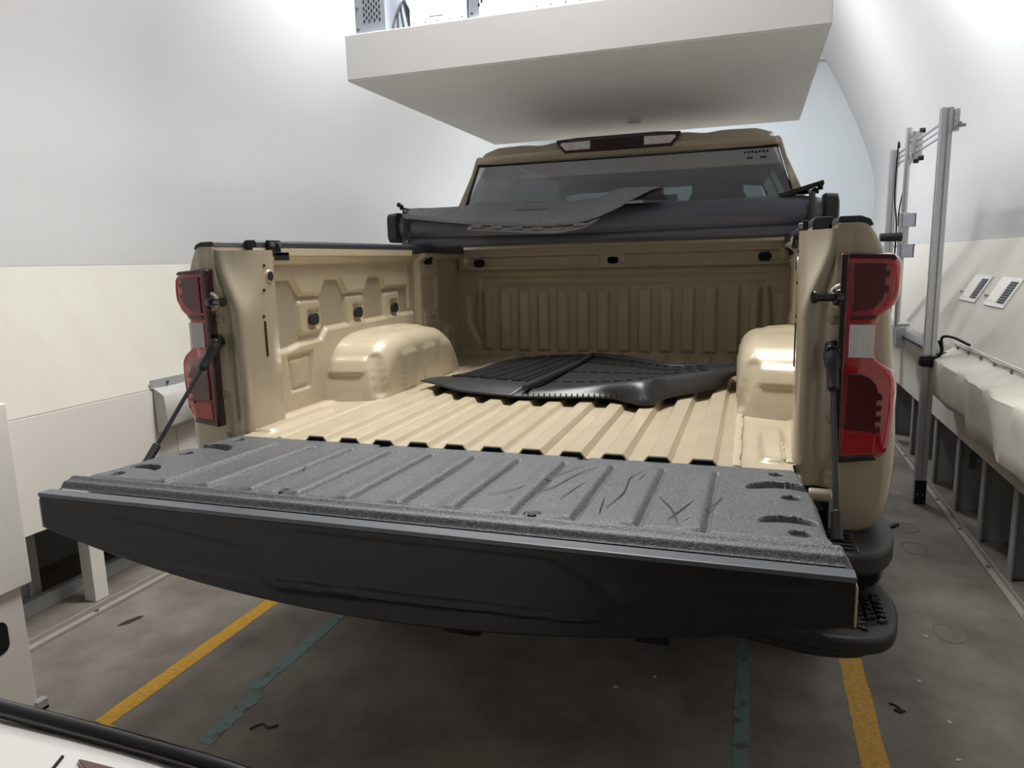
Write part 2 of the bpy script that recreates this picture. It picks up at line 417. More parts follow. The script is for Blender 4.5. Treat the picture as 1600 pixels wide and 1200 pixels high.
# seams and side strips
for sx in (-1, 1):
    h -= .006*np.exp(-((Xg-sx*.648)/.004)**2)
    h += .012*emb(sd_rr(Xg, Yg, sx*.725, .20, .028, .17, .02), .02)
    h += .010*emb(sd_rr(Xg, Yg, sx*.80, .30, .02, .22, .02), .02)
lim = np.where(Yg < .03, .768, .84); Xg = np.sign(Xg)*np.minimum(np.abs(Xg), lim)
b = MB(); b.grid(Xg, Yg, ZF+h); bf = b.build('bed_floor', 'tan_bed', T, angle=50)
for k in range(11):
    xc = -.50+.1065*k
    b = MB(); b.prism([(xc-.032, ZF-.006), (xc-.022, ZF+.0145), (xc+.022, ZF+.0145), (xc+.032, ZF-.006)], 'y', -.0295, .02); b.build('rib_opening_shade', 'hole_black', bf, smooth=False)  # black prism paints the shade inside the hollow rib end
    b = MB(); b.tube([(xc-.035, -.032, ZF+.0005), (xc-.0225, -.032, ZF+.0168), (xc+.0225, -.032, ZF+.0168), (xc+.035, -.032, ZF+.0005)], .0026, 6); b.build('rib_edge', 'tan_bed', bf)
b = MB(); b.box(-.76, .76, -.03, 1.9, ZF-.05, ZF-.028); b.build('floor_underside', 'hole_black', bf, smooth=False)
for sx in (-1, 1):
    pts = [(sx*.640+random.uniform(-.002, .002), y, ZF+.001) for y in np.linspace(-.01, 1.7, 50)]
    b = MB(); b.tube(pts, [.006+random.uniform(0, .005) for _ in pts], 8); b.warp(lambda x, y, z: (x, y, ZF+(z-ZF)*.22)); b.build('seam_sealer', 'sealer', bf)

# --- inner side walls with pressed shapes (YZ height field)
zig = [(.10, 1.299), (.371, 1.297), (.42, 1.239), (.538, 1.236), (.578, 1.292), (.674, 1.291), (.713, 1.234), (.85, 1.235), (.892, 1.290), (1.0, 1.290), (1.023, 1.241), (1.25, 1.241), (1.25, 1.5), (.10, 1.5)]
led_ = [(.10, 1.055), (.33, 1.060), (.40, 1.072), (.53, 1.076), (.57, 1.112), (1.30, 1.120), (1.30, .7), (.10, .7)]
ys = np.linspace(.14, 1.88, 330); zs = np.linspace(.83, 1.40, 140)
Yg, Zg = np.meshgrid(ys, zs)
h = .019*emb(sd_poly(Yg, Zg, zig), .016)+.018*emb(sd_poly(Yg, Zg, led_), .02)
for (cy, cz) in ((.479, 1.163), (.79, 1.165), (1.10, 1.163)):
    h += .013*(1-.0)*emb(sd_rr(Yg, Zg, cy-.005, cz, .07, .058, .02), .018)*(1-emb(sd_poly(Yg, Zg, led_), .02))
    h -= .006*emb(sd_rr(Yg, Zg, cy+.012, cz-.01, .038, .034, .012), .01)
h -= .010*emb(sd_poly(Yg, Zg, [(.315, 1.035), (.463, 1.04), (.436, .915), (.328, .915)]), .012)
h += .006*emb(sd_poly(Yg, Zg, [(.333, 1.02), (.445, 1.024), (.425, .928), (.343, .928)]), .012)
h += .03*ss(1.345, 1.375, Zg)                       # upper roll under the rail
h += .028*emb(sd_rr(Yg, Zg, 1.455, 1.2, .11, .19, .01), .02)     # front stake pocket
h -= .008*emb(sd_rr(Yg, Zg, 1.455, 1.20, .075, .075, .01), .012)
h += .006*emb(sd_rr(Yg, Zg, 1.455, 1.315, .075, .025, .008), .01)+.006*emb(sd_rr(Yg, Zg, 1.455, 1.075, .075, .03, .008), .01)
h += .008*emb(sd_rr(Yg, Zg, 1.27, 1.22, .012, .09, .011), .012)
h += .02*emb(sd_rr(Yg, Zg, 1.72, .94, .05, .07, .02), .03)
b = MB(); b.grid(-.845+h, Yg, Zg)
HL = b
for sx, mb in ((-1, HL), (1, HL.mirror())):
    o = mb.build('inner_side_panel', 'tan_bed', T, angle=60)
    for (cy, cz) in ((.488, 1.152), (.80, 1.154), (1.11, 1.152)):
        x = -.826
        b = MB(); b.prism(rrect(cy, cz, .026, .021, .018), 'x', x-.01, x+.0025)
        (b if sx < 0 else b.mirror()).build('rubber_plug', 'black_plastic', o, bevel=.002)
    for cz in (1.315, 1.08):
        b = MB(); b.prism(rrect(1.455, cz, .035, .006, .0055), 'x', -.82, -.806)
        (b if sx < 0 else b.mirror()).build('tie_down_slot', 'tan_paint', o, bevel=.003)
    b = MB(); ring = [(-.80+.0, 1.62+.026*math.cos(a), .925+.026*math.sin(a)) for a in np.linspace(0, 2*math.pi, 20)]
    b.tube(ring, .005, 6); (b if sx < 0 else b.mirror()).build('tie_down_ring', 'tan_paint', o)
    b = MB(); b.box(-.845, -.80, 1.40, 1.46, 1.335, 1.365); b.box(-.825, -.79, 1.415, 1.445, 1.355, 1.372); (b if sx < 0 else b.mirror()).build('clip', 'hole_black', o, smooth=False)

# --- wheelhouses
def wheelhouse(sx):
    ol = cat([(.490, .84), (.515, .90), (.55, .965), (.60, 1.025), (.67, 1.065), (.80, 1.083), (1.05, 1.083), (1.22, 1.065), (1.33, 1.01), (1.41, .93), (1.46, .84)], 8)
    O = np.array(ol); yc = .98
    rings = []
    Xw, Xi, R = -.845, -.628, .065
    prof = [(Xw+(Xi-R-Xw)*t, 0) for t in np.linspace(0, 1, 16)]+[(Xi-R+R*math.sin(a), R*(1-math.cos(a))) for a in np.linspace(.12, math.pi/2, 9)]
    for x, ins in prof:
        t = (x-Xw)/(Xi-Xw)
        sl = .11*t if True else 0
        y = O[:, 0].copy(); z = O[:, 1].copy()
        fy = 1-(ins+.07*t)/.50; fz = 1-(ins*.9+.015*t)/.24
        yy = yc+(y-yc)*fy; zz = .84+(z-.84)*fz
        rings.append(np.c_[np.full(len(y), x), yy, zz])
    last = rings[-1]
    for q in np.linspace(.93, .02, 22):
        rr_ = last.copy(); rr_[:, 1] = yc+(last[:, 1]-yc)*q; rr_[:, 2] = .84+(last[:, 2]-.84)*q
        rings.append(rr_)
    A = np.array(rings)
    x, y, z = A[..., 0], A[..., 1], A[..., 2]
    rear = (y < .75) & (x < -.64)
    m1 = emb(sd_rr(x, z, -.755, .968, .062, .028, .01), .012)*rear
    y -= .011*m1
    # tall pocket pressed into the rear inner corner
    corner = (y < .85)
    m2 = emb(sd_rr(y+.8*(x+.628), z, .60, .93, .030, .075, .02), .016)*corner*(x > -.70)
    x -= .014*m2
    for cy in (.83, 1.02, 1.2):
        x += .006*emb(sd_rr(y, z, cy, .93, .06, .07, .015), .012)*(x > -.66)
    x += 0
    z += .006*emb(sd_rr(y, x, 1.02, -.76, .12, .045, .02), .02)*(z > 1.03)
    A = np.stack([x, y, z], -1)
    b = MB(); b.rings([list(map(tuple, r_)) for r_ in A], False, False, closed=False)
    if sx > 0: b = b.mirror()
    o = b.build('wheelhouse', 'tan_bed', T, angle=70)
    pts = [(-.838*1, p[0]-.012, p[1]+.010) for p in ol[::3]]
    b = MB(); b.tube(pts, [.009+random.uniform(-.002, .003) for _ in pts], 6)
    (b if sx < 0 else b.mirror()).build('seam_sealer', 'sealer', o)
wheelhouse(-1); wheelhouse(1)

# --- front wall of the bed
xs = np.linspace(-.86, .86, 330); zs = np.linspace(.84, 1.30, 70)
Xg, Zg = np.meshgrid(xs, zs)
ph = (Xg+.0525)/.105; tri = np.abs(((ph % 1)-.5))*2
rib = ss(.34, .56, tri)
mask = emb(np.abs(Xg)-.70, .03)*ss(.862, .885, Zg)*(1-ss(1.175, 1.205, Zg))
h = -.022*rib*mask
h += .010*emb(sd_rr(Xg, Zg, 0, 1.235, .72, .02, .01), .02)
h -= .02*(1-ss(.84, .87, Zg))
for sx in (-1, 1):
    h += .012*emb(sd_poly(Xg, Zg, [(sx*.74, 1.19), (sx*.79, 1.16), (sx*.79, 1.02), (sx*.73, .90), (sx*.72, .92), (sx*.755, 1.03)]), .02)
b = MB(); b.grid(Xg, 1.885+h, Zg); fwl = b.build('front_wall', 'tan_bed', T, angle=60)
xs = np.linspace(-.845, .845, 200); zs = np.linspace(1.285, 1.418, 46)
Xg, Zg = np.meshgrid(xs, zs)
h = .010*emb(sd_rr(Xg, Zg, -.43, 1.335, .36, .026, .02), .014)+.010*emb(sd_rr(Xg, Zg, .42, 1.335, .37, .026, .02), .014)
h += .02*ss(1.405, 1.418, Zg)+.02*(1-ss(1.285, 1.30, Zg))
h += .02*ss(.83, .845, np.abs(Xg))
b = MB(); b.grid(Xg, 1.862+h, Zg); b.box(-.845, .845, 1.883, 1.93, 1.285, 1.418)
hd = b.build('header_rail', 'tan_paint', T, angle=60)
for x in (-.715, 0, .715):
    b = MB(); b.prism(rrect(x, 1.333, .030, .019, .018), 'y', 1.862, 1.876); b.build('rubber_plug', 'hole_black', hd, bevel=.002)
b = MB(); b.box(-.86, .86, 1.905, 1.915, .84, 1.3); b.build('wall_back_skin', 'tan_paint', fwl, smooth=False)

# --- outer bedsides
prof = [(.84, 1.404), (.885, 1.404), (.905, 1.398), (.922, 1.375), (.938, 1.34), (.950, 1.28), (.960, 1.2), (.970, 1.1), (.980, .98), (.985, .90), (.983, .82), (.972, .745), (.955, .715), (.92, .70), (.85, .70)]
prof = cat(prof, 4)
def bedside(sx):
    rings = []
    P = np.array(prof); c = np.array([.87, 1.05])
    for y, k in ((.012, .10), (.016, .05), (.026, .02), (.045, 0), (.6, -.01), (1.2, -.012), (1.915, -.012)):
        Q = P.copy(); out = np.clip((P[:, 0]-.87)/.11, 0, 1)
        Q[:, 0] = P[:, 0]-k*.3*out
        Q[:, 1] = c[1]+(P[:, 1]-c[1])*(1-k*.06)
        rings.append([(sx*x, y, z) for x, z in Q])
    b = MB(); b.rings(rings)
    o = b.build('bedside', 'tan_paint', T, angle=50)
    # top protector strip
    b = MB(); pts = [(.838, 1.402), (.842, 1.418), (.885, 1.418), (.905, 1.410), (.912, 1.396), (.90, 1.394), (.88, 1.402)]
    b.prism([(sx*x, z) for x, z in pts], 'y', .018, 1.90); b.build('rail_protector', 'rail_black', o, smooth=False, bevel=.003)
    # bottom lip behind the bumper
    return o
bl = bedside(-1); br = bedside(1)

# --- tailgate pillars
def pillar(sx):
    rings = []
    for z in np.linspace(.80, 1.392, 34):
        t = float(ss(1.19, 1.385, np.array(z))); o = .052*t
        tb = float(1-ss(.83, .86, np.array(z)))
        pl = [(.885, .045), (.885, .016), (.862, .010), (.842, .012), (.830+o*.2, .020), (.818+o*.5, .026), (.806+o*.8, .023), (.794+o, .020), (.783+o, .021), (.775+o, .027), (.769+o, .040), (.767+o*.8, .06), (.767+o*.4, .09), (.768, .13), (.770, .20), (.780, .212), (.85, .216)]
        rings.append([(sx*x, y, z) for x, y in pl])
    b = MB(); b.rings(rings)
    o = b.build('bed_pillar', 'tan_paint', T, angle=50)
    # upper corner gusset
    # latch pin
    b = MB(); b.cyl((sx*.855, .016, 1.243), (sx*.855, -.006, 1.243), .030, 20); b.build('pin_base', 'tan_paint', o, bevel=.006)
    b = MB(); b.tube([(sx*.852, .0, 1.243), (sx*.846, -.004, 1.243), (sx*.835, -.008, 1.243), (sx*.834, -.008, 1.243), (sx*.800, -.016, 1.243), (sx*.799, -.016, 1.243), (sx*.792, -.018, 1.243)], [.02, .02, .018, .010, .010, .0135, .0135], 14); b.build('latch_pin', 'gloss_black', o)
    for (x, z) in ((.838, 1.19), (.842, .965), (.845, .835)):
        b = MB(); b.cyl((sx*x, .016, z), (sx*x, .007, z), .011, 14); b.cyl((sx*x, .008, z), (sx*x, .004, z), .006, 6); b.build('bolt', 'tan_paint', o, bevel=.0015)
    # panel joint line
    pts = [(sx*.868, .0085, 1.33), (sx*.862, .008, 1.29), (sx*.850, .0095, 1.265)]
    b = MB(); b.tube(pts, .0016, 5); b.tube([(sx*.858, .0085, 1.21), (sx*.862, .008, 1.1), (sx*.864, .008, .9)], .0014, 5); b.build('panel_joint', 'hole_black', o)
    # holes and slot in the inward face
    b = MB()
    for y, z, r_ in ((.150, 1.345, .005), (.140, 1.27, .005), (.128, 1.19, .005)):
        b = MB(); b.cyl((sx*.785, y, z), (sx*.7655, y, z), r_, 10); b.build('hole', 'hole_black', o, smooth=False)
    b = MB(); b.prism([(y, z) for y, z in rrect(.132, 1.12, .0035, .055, .003)], 'x', *sorted((sx*.785, sx*.7655)))
    b.build('slot', 'hole_black', o, smooth=False)
    b = MB(); b.cyl((sx*.785, .175, 1.312), (sx*.766, .175, 1.312), .021, 20); b.build('stamped_collar', 'tan_paint', o, bevel=.004)
    b = MB(); b.cyl((sx*.785, .175, 1.312), (sx*.7645, .175, 1.312), .014, 18); b.build('grommet', 'hole_black', o)
    # foot weld plate
    b = MB(); b.box(*sorted((sx*.745, sx*.83)), .04, .215, .838, .850); b.build('foot_flange', 'tan_bed', o, bevel=.003)
    b = MB(); b.tube([(sx*.749+random.uniform(-.002, .002), y, .85) for y in np.linspace(.04, .21, 14)], .005, 6); b.build('seam_sealer', 'sealer', o)
pillar(-1); pillar(1)
# lower body rear apron behind bumper
b = MB(); b.box(-.79, .79, .0, .05, .66, .825); b.build('rear_sill', 'tan_paint', T, bevel=.008)
b = MB(); b.box(-.62, .62, -.004, .002, .72, .79); b.build('sill_recess', 'hole_black', T, smooth=False)

# --- tail lights
lampo = [(.848, 1.338), (.948, 1.332), (.962, 1.322), (.968, 1.305), (.967, 1.245), (.958, 1.225), (.934, 1.203), (.927, 1.185), (.926, 1.118), (.930, 1.106), (.962, 1.080), (.969, 1.062), (.972, 1.03), (.966, .925), (.958, .895), (.940, .879), (.850, .868)]
def lamp(sx):
    def poly(p): return [(sx*x, z) for x, z in p]
    # dark red housing that wraps round the corner
    b = MB(); P = np.array(lampo); rings = []
    for y, ins in ((.17, .012), (.10, 0), (.02, -.004), (.0, 0), (-.012, .006), (-.017, .016)):
        c = P.mean(0); d = P-c; Q = P.copy()
        Q[:, 0] = P[:, 0]-ins*np.clip((P[:, 0]-.86)/.05, 0, 1)
        Q[:, 1] = P[:, 1]-ins*np.sign(d[:, 1])*np.clip(np.abs(d[:, 1])/.2, 0, 1)
        rings.append([(sx*x, y, z) for x, z in Q])
    b.rings(rings); o = b.build('tail_light', 'red_lens', T, angle=35, bevel=.004)
    b = MB(); b.prism(poly([(.846, 1.337), (.862, 1.335), (.862, .873), (.848, .867)]), 'y', -.0205, .02); b.build('edge_trim', 'maroon_trim', o, bevel=.003)
    b = MB(); b.prism(poly([(.862, 1.338), (.95, 1.333), (.958, 1.322), (.862, 1.324)]), 'y', -.015, .05); b.build('top_trim', 'maroon_trim', o, bevel=.003)
    b = MB(); b.prism(poly([(.862, .886), (.935, .892), (.94, .88), (.855, .868)]), 'y', -.0185, .02); b.build('bottom_trim', 'maroon_trim', o, bevel=.003)
    def tooth(p0, p1, n, d):
        out = []
        for k in range(n):
            a = k/n; b_ = (k+.55)/n
            for t, q in ((a, 0), (a, d), (b_, d), (b_, 0)):
                out.append((p0[0]+(p1[0]-p0[0])*t+q, p0[1]+(p1[1]-p0[1])*t))
        return out
    up = [(.871, 1.318), (.938, 1.316)]+[(.936, 1.30), (.944, 1.30), (.944, 1.285), (.936, 1.285), (.936, 1.268), (.944, 1.268), (.944, 1.252), (.936, 1.252), (.932, 1.235), (.92, 1.222), (.905, 1.215), (.871, 1.211)]
    b = MB(); b.prism(poly(up), 'y', -.0215, 0); b.build('upper_dark_lens', 'maroon_lens', o, bevel=.002)
    lo = [(.869, 1.075), (.90, 1.074), (.918, 1.066), (.930, 1.052), (.934, 1.036)]
    z = 1.03
    while z > .95:
        lo += [(.943, z), (.943, z-.014), (.933, z-.014), (.933, z-.024)]; z -= .024
    lo += [(.928, .945), (.868, .948)]
    b = MB(); b.prism(poly(lo), 'y', -.0215, 0); b.build('lower_dark_lens', 'maroon_lens', o, bevel=.002)
    b = MB(); b.prism(poly([(.869, 1.205), (.926, 1.205), (.918, 1.195), (.869, 1.192)]), 'y', -.0205, 0); b.build('red_bar', 'maroon_lens', o, bevel=.002)
    b = MB(); b.prism(poly([(.866, .944), (.934, .942), (.93, .895), (.865, .89)]), 'y', -.0195, 0); b.build('reflector', 'red_lens', o, bevel=.002)
    # clear reversing lens with vertical flutes
    xs_ = np.linspace(.869, .921, 90); b = MB()
    Xg, Zg = np.meshgrid(xs_, np.linspace(1.107, 1.186, 22))
    Yy = -.021-.0016*np.abs(np.sin((Xg-.869)/.0047*math.pi))*emb(sd_rr(Xg, Zg, .893, 1.147, .022, .036, .01), .008)
    Yy = np.where((Xg <= .8691) | (Xg >= .9209) | (Zg <= 1.1071) | (Zg >= 1.1859), -.005, Yy)
    b.grid(sx*Xg, Yy, Zg); b.build('reversing_lens', 'clear_lens', o, angle=25)
    for pts in ([(.950, 1.315), (.956, 1.30), (.956, 1.248), (.93, 1.212)], [(.93, 1.095), (.952, 1.072), (.958, 1.05), (.958, .99), (.952, .92)]):
        b = MB(); b.tube([(sx*x, -.014, z_) for x, z_ in cat(pts, 5)], .0035, 6); b.build('bright_edge', 'red_bright', o)
lamp(-1); lamp(1)

# --- tailgate
def zt(y): return .838+.019*np.clip((-y-.04)/.53, 0, 1)
def zbot(x): return .777-.106*(1-(np.abs(x)/.83)**2)
xs = np.linspace(-.785, .785, 41); rings = []
for x in xs:
    zb = float(zbot(x)); rings.append([(x, -.03, .815), (x, -.30, .832), (x, -.572, .836), (x, -.586, .80), (x, -.612, .80), (x, -.612, zb+.02), (x, -.606, zb-.004), (x, -.58, zb-.007), (x, -.30, zb+.0), (x, -.08, min(.765, zb+.05)), (x, -.03, .775)])
b = MB(); b.rings(rings); tg = b.build('tailgate', 'tan_paint', T, angle=40)
for sx in (-1, 1):
    b = MB(); b.box(*sorted((sx*.8255, sx*.830)), -.622, -.56, .777, .842); b.build('end_flange', 'tan_paint', tg, smooth=False, bevel=.002)
    b = MB(); b.cyl((sx*.80, -.03, .795), (sx*.850, -.03, .795), .015, 14); b.build('hinge', 'tan_paint', tg, bevel=.004)
# cap
xs = np.linspace(-.825, .825, 121); n = 40
def face_emboss(x, z):
    d = np.zeros_like(x)
    d += .0025*emb(sd_poly(x, z, [(-.20, .815), (-.17, .835), (.35, .835), (.42, .80), (.46, .76), (.44, .735), (.40, .725), (-.2, .705), (-.25, .73)]), .006)
    d += .004*emb(sd_poly(x, z, [(-.22, .712), (.40, .725), (.43, .735), (.40, .742), (-.22, .73)]), .006)
    d += .002*emb(sd_poly(x, z, [(.46, .80), (.80, .835), (.80, .80), (.47, .765)]), .006)
    d -= .0015*emb(sd_poly(x, z, [(-.80, .84), (-.30, .79), (-.27, .72), (-.5, .73), (-.8, .80)]), .01)
    return d
rows = []
top = [(-.590, .812), (-.5905, .846), (-.592, .8475), (-.600, .849), (-.616, .849), (-.621, .848)]
A = np.zeros((len(xs), len(top)+n+2, 3))
for i, x in enumerate(xs):
    zb = float(zbot(x)); vs = np.linspace(.848, zb+.004, n)
    yy = -.622-face_emboss(np.full(n, x), vs)
    row = [(x, y, z) for y, z in top]+[(x, y, z) for y, z in zip(yy, vs)]+[(x, -.619, zb), (x, -.610, zb)]
    A[i] = row
b = MB(); b.grid(A[..., 0], A[..., 1], A[..., 2])
for i in (0, -1): b.v += [tuple(p) for p in A[i]]; k = len(b.v)-A.shape[1]; b.f.append(tuple(range(k, k+A.shape[1])))
b.build('tailgate_cap', 'cap_black', tg, angle=30)
b = MB(); b.box(-.820, .820, -.600, -.560, .79, .834); b.build('cap_gap_filler', 'cap_black', tg, smooth=False)  # black filler added so no bright wall shows through the gap
b = MB(); b.box(-.827, .827, -.624, -.591, .849, .8585); b.build('cap_top_sheen', 'cap_sheen', tg, smooth=False, bevel=.002)  # top strip of the black cap, its reflected light put into the colour
# liner as height field
us = np.linspace(-1, 1, 620); ys = np.concatenate([np.linspace(-.028, -.50, 170), np.linspace(-.503, -.578, 40)])
U, Yg = np.meshgrid(us, ys)
hw = np.interp(-ys, [.028, .06, .25, .44, .48, .53, .56, .58], [.772, .782, .800, .803, .806, .820, .828, .828])
Xg = U*hw[:, None]
h = np.zeros_like(Xg)
yend = 1-emb(np.abs(Yg+.305)-.205, .02)
for k in range(11):
    xc = -.575+.1175*k
    d = Xg-xc
    g_ = np.exp(-((d)/.0065)**2)
    step = ss(-.055, -.012, d)*(1-ss(-.004, .004, d))
    h += (-.0075*g_+.005*step)*(1-yend)
for sx in (-1, 1):
    for cx, cy, rad in ((.735, -.215, .072), (.738, -.435, .052)):
        q = np.hypot(Xg-sx*cx, (Yg-cy)*1.0)
        m = (1-ss(rad-.0025, rad+.0015, q))*ss(cy-.005, cy+.05, Yg)
        h -= .021*m*np.exp(-np.clip(rad-q, 0, 1)/.028)
    for cx, cy, rx in ((.750, -.262, .0165), (.755, -.478, .0165), (.728, -.082, .015)):
        q = np.hypot((Xg-sx*cx), (Yg-cy))
        h -= .02*(1-ss(rx-.003, rx+.002, q))
h += .008*np.exp(-((Yg+.543)/.010)**2)-.004*np.exp(-((Yg+.515)/.008)**2)
h -= .012*ss(-.565, -.578, -(-Yg)) if False else 0
h -= .014*(1-ss(-.578, -.563, Yg))
h -= .02*ss(.985, 1., np.abs(U))
h -= .016*ss(-.034, -.028, Yg)
for (x, y) in ((-.28, -.045), (.28, -.045), (-.28, -.494), (.28, -.494)):
    h -= .006*(1-ss(.013, .019, np.hypot(Xg-x, (Yg-y))))
b = MB(); b.grid(Xg, Yg, zt(Yg)+.012+h); ln = b.build('tailgate_liner', 'liner_black', tg, angle=60)
ln.location.z = 0
for (x, y) in ((-.28, -.045), (.28, -.045), (-.28, -.494), (.28, -.494)):
    b = MB(); z = float(zt(np.array(y)))+.006; b.cyl((x, y, z-.004), (x, y, z+.004), .009, 12); b.build('liner_screw', 'dark_steel', tg, bevel=.002)
for sx in (-1, 1):
    for cx, cy, rx in ((.750, -.262, .014), (.755, -.478, .014), (.728, -.082, .013)):
        z = float(zt(np.array(cy)))
        b = MB(); b.cyl((sx*cx, cy, z-.009), (sx*cx, cy, z+.0045), rx*1.04, 18); b.build('drain_hole_shade', 'hole_black', tg)  # black disc paints the shade down inside the hole

def scuff(pts):
    P_ = cat(pts, 6); b = MB(); rows_ = []
    for i, (x, y) in enumerate(P_):
        t = i/(len(P_)-1); w_ = .0005+.0011*math.sin(math.pi*t); z = float(zt(np.array(y)))+.0145
        rows_.append([(x-w_, y, z), (x, y+.001, z+.0006), (x+w_, y, z)])
    A_ = np.array(rows_); b.grid(A_[..., 0], A_[..., 1], A_[..., 2]); b.build('scuff_mark', 'scuff', ln)
for pts in ([(.30, -.12), (.26, -.22), (.20, -.36), (.16, -.41)], [(.335, -.13), (.30, -.2), (.27, -.33), (.21, -.42)], [(.44, -.14), (.42, -.2), (.425, -.32), (.41, -.43)], [(.47, -.12), (.45, -.16), (.44, -.22)], [(.50, -.33), (.53, -.40), (.55, -.48)], [(.57, -.33), (.55, -.40), (.53, -.47)], [(.36, -.20), (.33, -.28), (.31, -.40)], [(.395, -.37), (.40, -.43), (.405, -.47)], [(-.35, -.30), (-.33, -.36), (-.34, -.42)], [(.62, -.30), (.60, -.38), (.56, -.47)]):
    scuff(pts)
# --- tailgate cables
for sx in (-1, 1):
    a = np.array((sx*.838, -.006, 1.122)); c = np.array((sx*.835, -.305, .846)) if sx < 0 else np.array((sx*.838, -.262, .79))
    d = (c-a)/np.linalg.norm(c-a)
    b = MB(); b.tube([a+d*.09, a+d*.2, c-d*.03], .0058, 8); o = b.build('tailgate_cable', 'dark_steel', T)
    b = MB(); b.cyl(a+np.array((0, .02, 0)), a+np.array((0, -.016, 0)), .016, 12); b.build('cable_bolt', 'gloss_black', o, bevel=.003)
    b = MB(); b.tube([a-d*.02, a+d*.015, a+d*.04, a+d*.045, a+d*.095, a+d*.10], [.014, .019, .016, .013, .013, .008], 10); b.build('cable_socket', 'dark_steel', o)
    b = MB(); b.tube([c-d*.05, c-d*.045, c-d*.0, c+d*.012], [.006, .011, .011, .012], 10); b.build('cable_end', 'black_plastic' if sx < 0 else 'dark_steel', o)

# --- bumper
def bump_poly(w, y0, yc_, rad, ext):
    r_ = [(0, yc_), (.55, yc_+.002), (.80, yc_+.012), (.90, yc_+.028), (.948, yc_+.062), (.980, yc_+.13), (.993, yc_+.22), (.990, yc_+.31)]
    half = cat(r_, 6); return half
hp = bump_poly(.985, .03, -.165, .1, 0)
full = [(x, y) for x, y in hp]+[(-x, y) for x, y in hp[::-1]]
b = MB(); b.prism(full, 'z', .650, .702); bp_ = b.build('rear_bumper', 'black_plastic', T, bevel=.012, seg=3, angle=50)
hp2 = [(x*.985, y+.012) for x, y in hp]; full2 = hp2+[(-x, y) for x, y in hp2[::-1]]
b = MB(); b.prism(full2, 'z', .612, .652); b.build('gloss_strip', 'gloss_black', bp_, bevel=.004)
hp3 = cat([(0, -.20), (.45, -.205), (.70, -.24), (.82, -.268), (.90, -.262), (.945, -.235), (.972, -.175), (.985, -.07), (.965, .06)], 6); full3 = hp3+[(-x, y) for x, y in hp3[::-1]]
b = MB(); b.prism(full3, 'z', .537, .575); b.build('lower_step', 'black_plastic', bp_, bevel=.012, seg=3, angle=50)
hp4 = [(x*.97, y+.02) for x, y in hp3]; full4 = hp4+[(-x, y) for x, y in hp4[::-1]]
b = MB(); b.prism(full4, 'z', .516, .54); b.build('lower_valance', 'black_plastic', bp_, bevel=.006)
hp5 = [(x*.975, y+.10) for x, y in hp]; full5 = hp5+[(-x, y) for x, y in hp5[::-1]]
b = MB(); b.prism(full5, 'z', .57, .615); b.build('bumper_core', 'black_plastic', bp_, bevel=.004)
for sx in (-1, 1):
    b = MB(); b.prism([(sx*x, y) for x, y in ((.80, -.235), (.885, -.23), (.932, -.20), (.953, -.13), (.955, -.045), (.80, -.045))], 'z', .572, .5765); b.build('tread_pad', 'gloss_black', bp_, bevel=.003)
    b = MB()
    for i in range(7):
        for j in range(8):
            x = .812+.022*i; y = -.222+.021*j+(.0105 if i % 2 else 0)
            if x > .945 or y > -.055 or (x > .90 and y < -.19): continue
            a0 = random.choice((.5, -.5)); c, s_ = math.cos(a0), math.sin(a0)
            q = [(.010, .003), (-.010, .003), (-.010, -.003), (.010, -.003)]
            b.prism([(sx*(x+u*c-v*s_), y+u*s_+v*c) for u, v in q], 'z', .576, .582)
            q = [(.003, .009), (-.003, .009), (-.003, 0), (.003, 0)]
            b.prism([(sx*(x+u*c-v*s_), y+u*s_+v*c) for u, v in q], 'z', .576, .582)
    o = b.build('tread_bars', 'black_plastic', bp_, smooth=False, bevel=.001); o['kind'] = 'stuff'
    b = MB(); b.box(*sorted((sx*.80, sx*.90)), -.13, -.01, .700, .7045); b.build('top_pad', 'gloss_black', bp_, bevel=.003)
    for j in range(5):
        b = MB(); b.box(*sorted((sx*.81, sx*.89)), -.12+.022*j, -.112+.022*j, .704, .707); b.build('pad_bar', 'black_plastic', bp_, smooth=False)
# hitch receiver
b = MB(); b.box(-.05, .05, -.21, .3, .42, .50); hr = b.build('hitch_receiver', 'gloss_black', T, bevel=.008)
b = MB(); b.tube([(.06, -.16, .46), (.10, -.18, .46), (.13, -.17, .46), (.13, -.13, .46), (.06, -.12, .46)], .008, 6); b.build('safety_chain_loop', 'gloss_black', hr)
b = MB(); b.box(-.5, -.42, -.12, 4.6, .42, .56); b.box(.42, .5, -.12, 4.6, .42, .56); b.box(-.5, .5, .0, .08, .42, .5); b.box(-.5, .5, 1.4, 1.5, .42, .5); b.box(-.6, .6, .2, 1.9, .56, .8); b.build('chassis', 'hole_black', T, smooth=False)
b = MB(); b.cyl((-.75, .98, .40), (.75, .98, .40), .06, 12); b.cyl((-.75, 4.7, .40), (.75, 4.7, .40), .06, 12); b.build('axle', 'hole_black', T)
for sx in (-1, 1):
    for y in (.98, 4.7):
        prof_ = [(.0, .66), (.20, .66), (.22, .655), (.26, .665), (.37, .66), (.40, .69), (.405, .80), (.40, .92), (.37, .95), (.25, .94), (.23, .92), (.0, .90)]
        rings = [[(sx*x, y+r_*math.cos(a), .405+r_*math.sin(a)) for r_, x in prof_] for a in np.linspace(0, 2*math.pi, 37)]
        b = MB(); b.rings(rings, False, False); wl_ = b.build('wheel', 'tyre', T, angle=50)
        b = MB(); b.cyl((sx*.89, y, .405), (sx*.925, y, .405), .225, 30)
        b.build('rim', 'aluminium', wl_, bevel=.01)

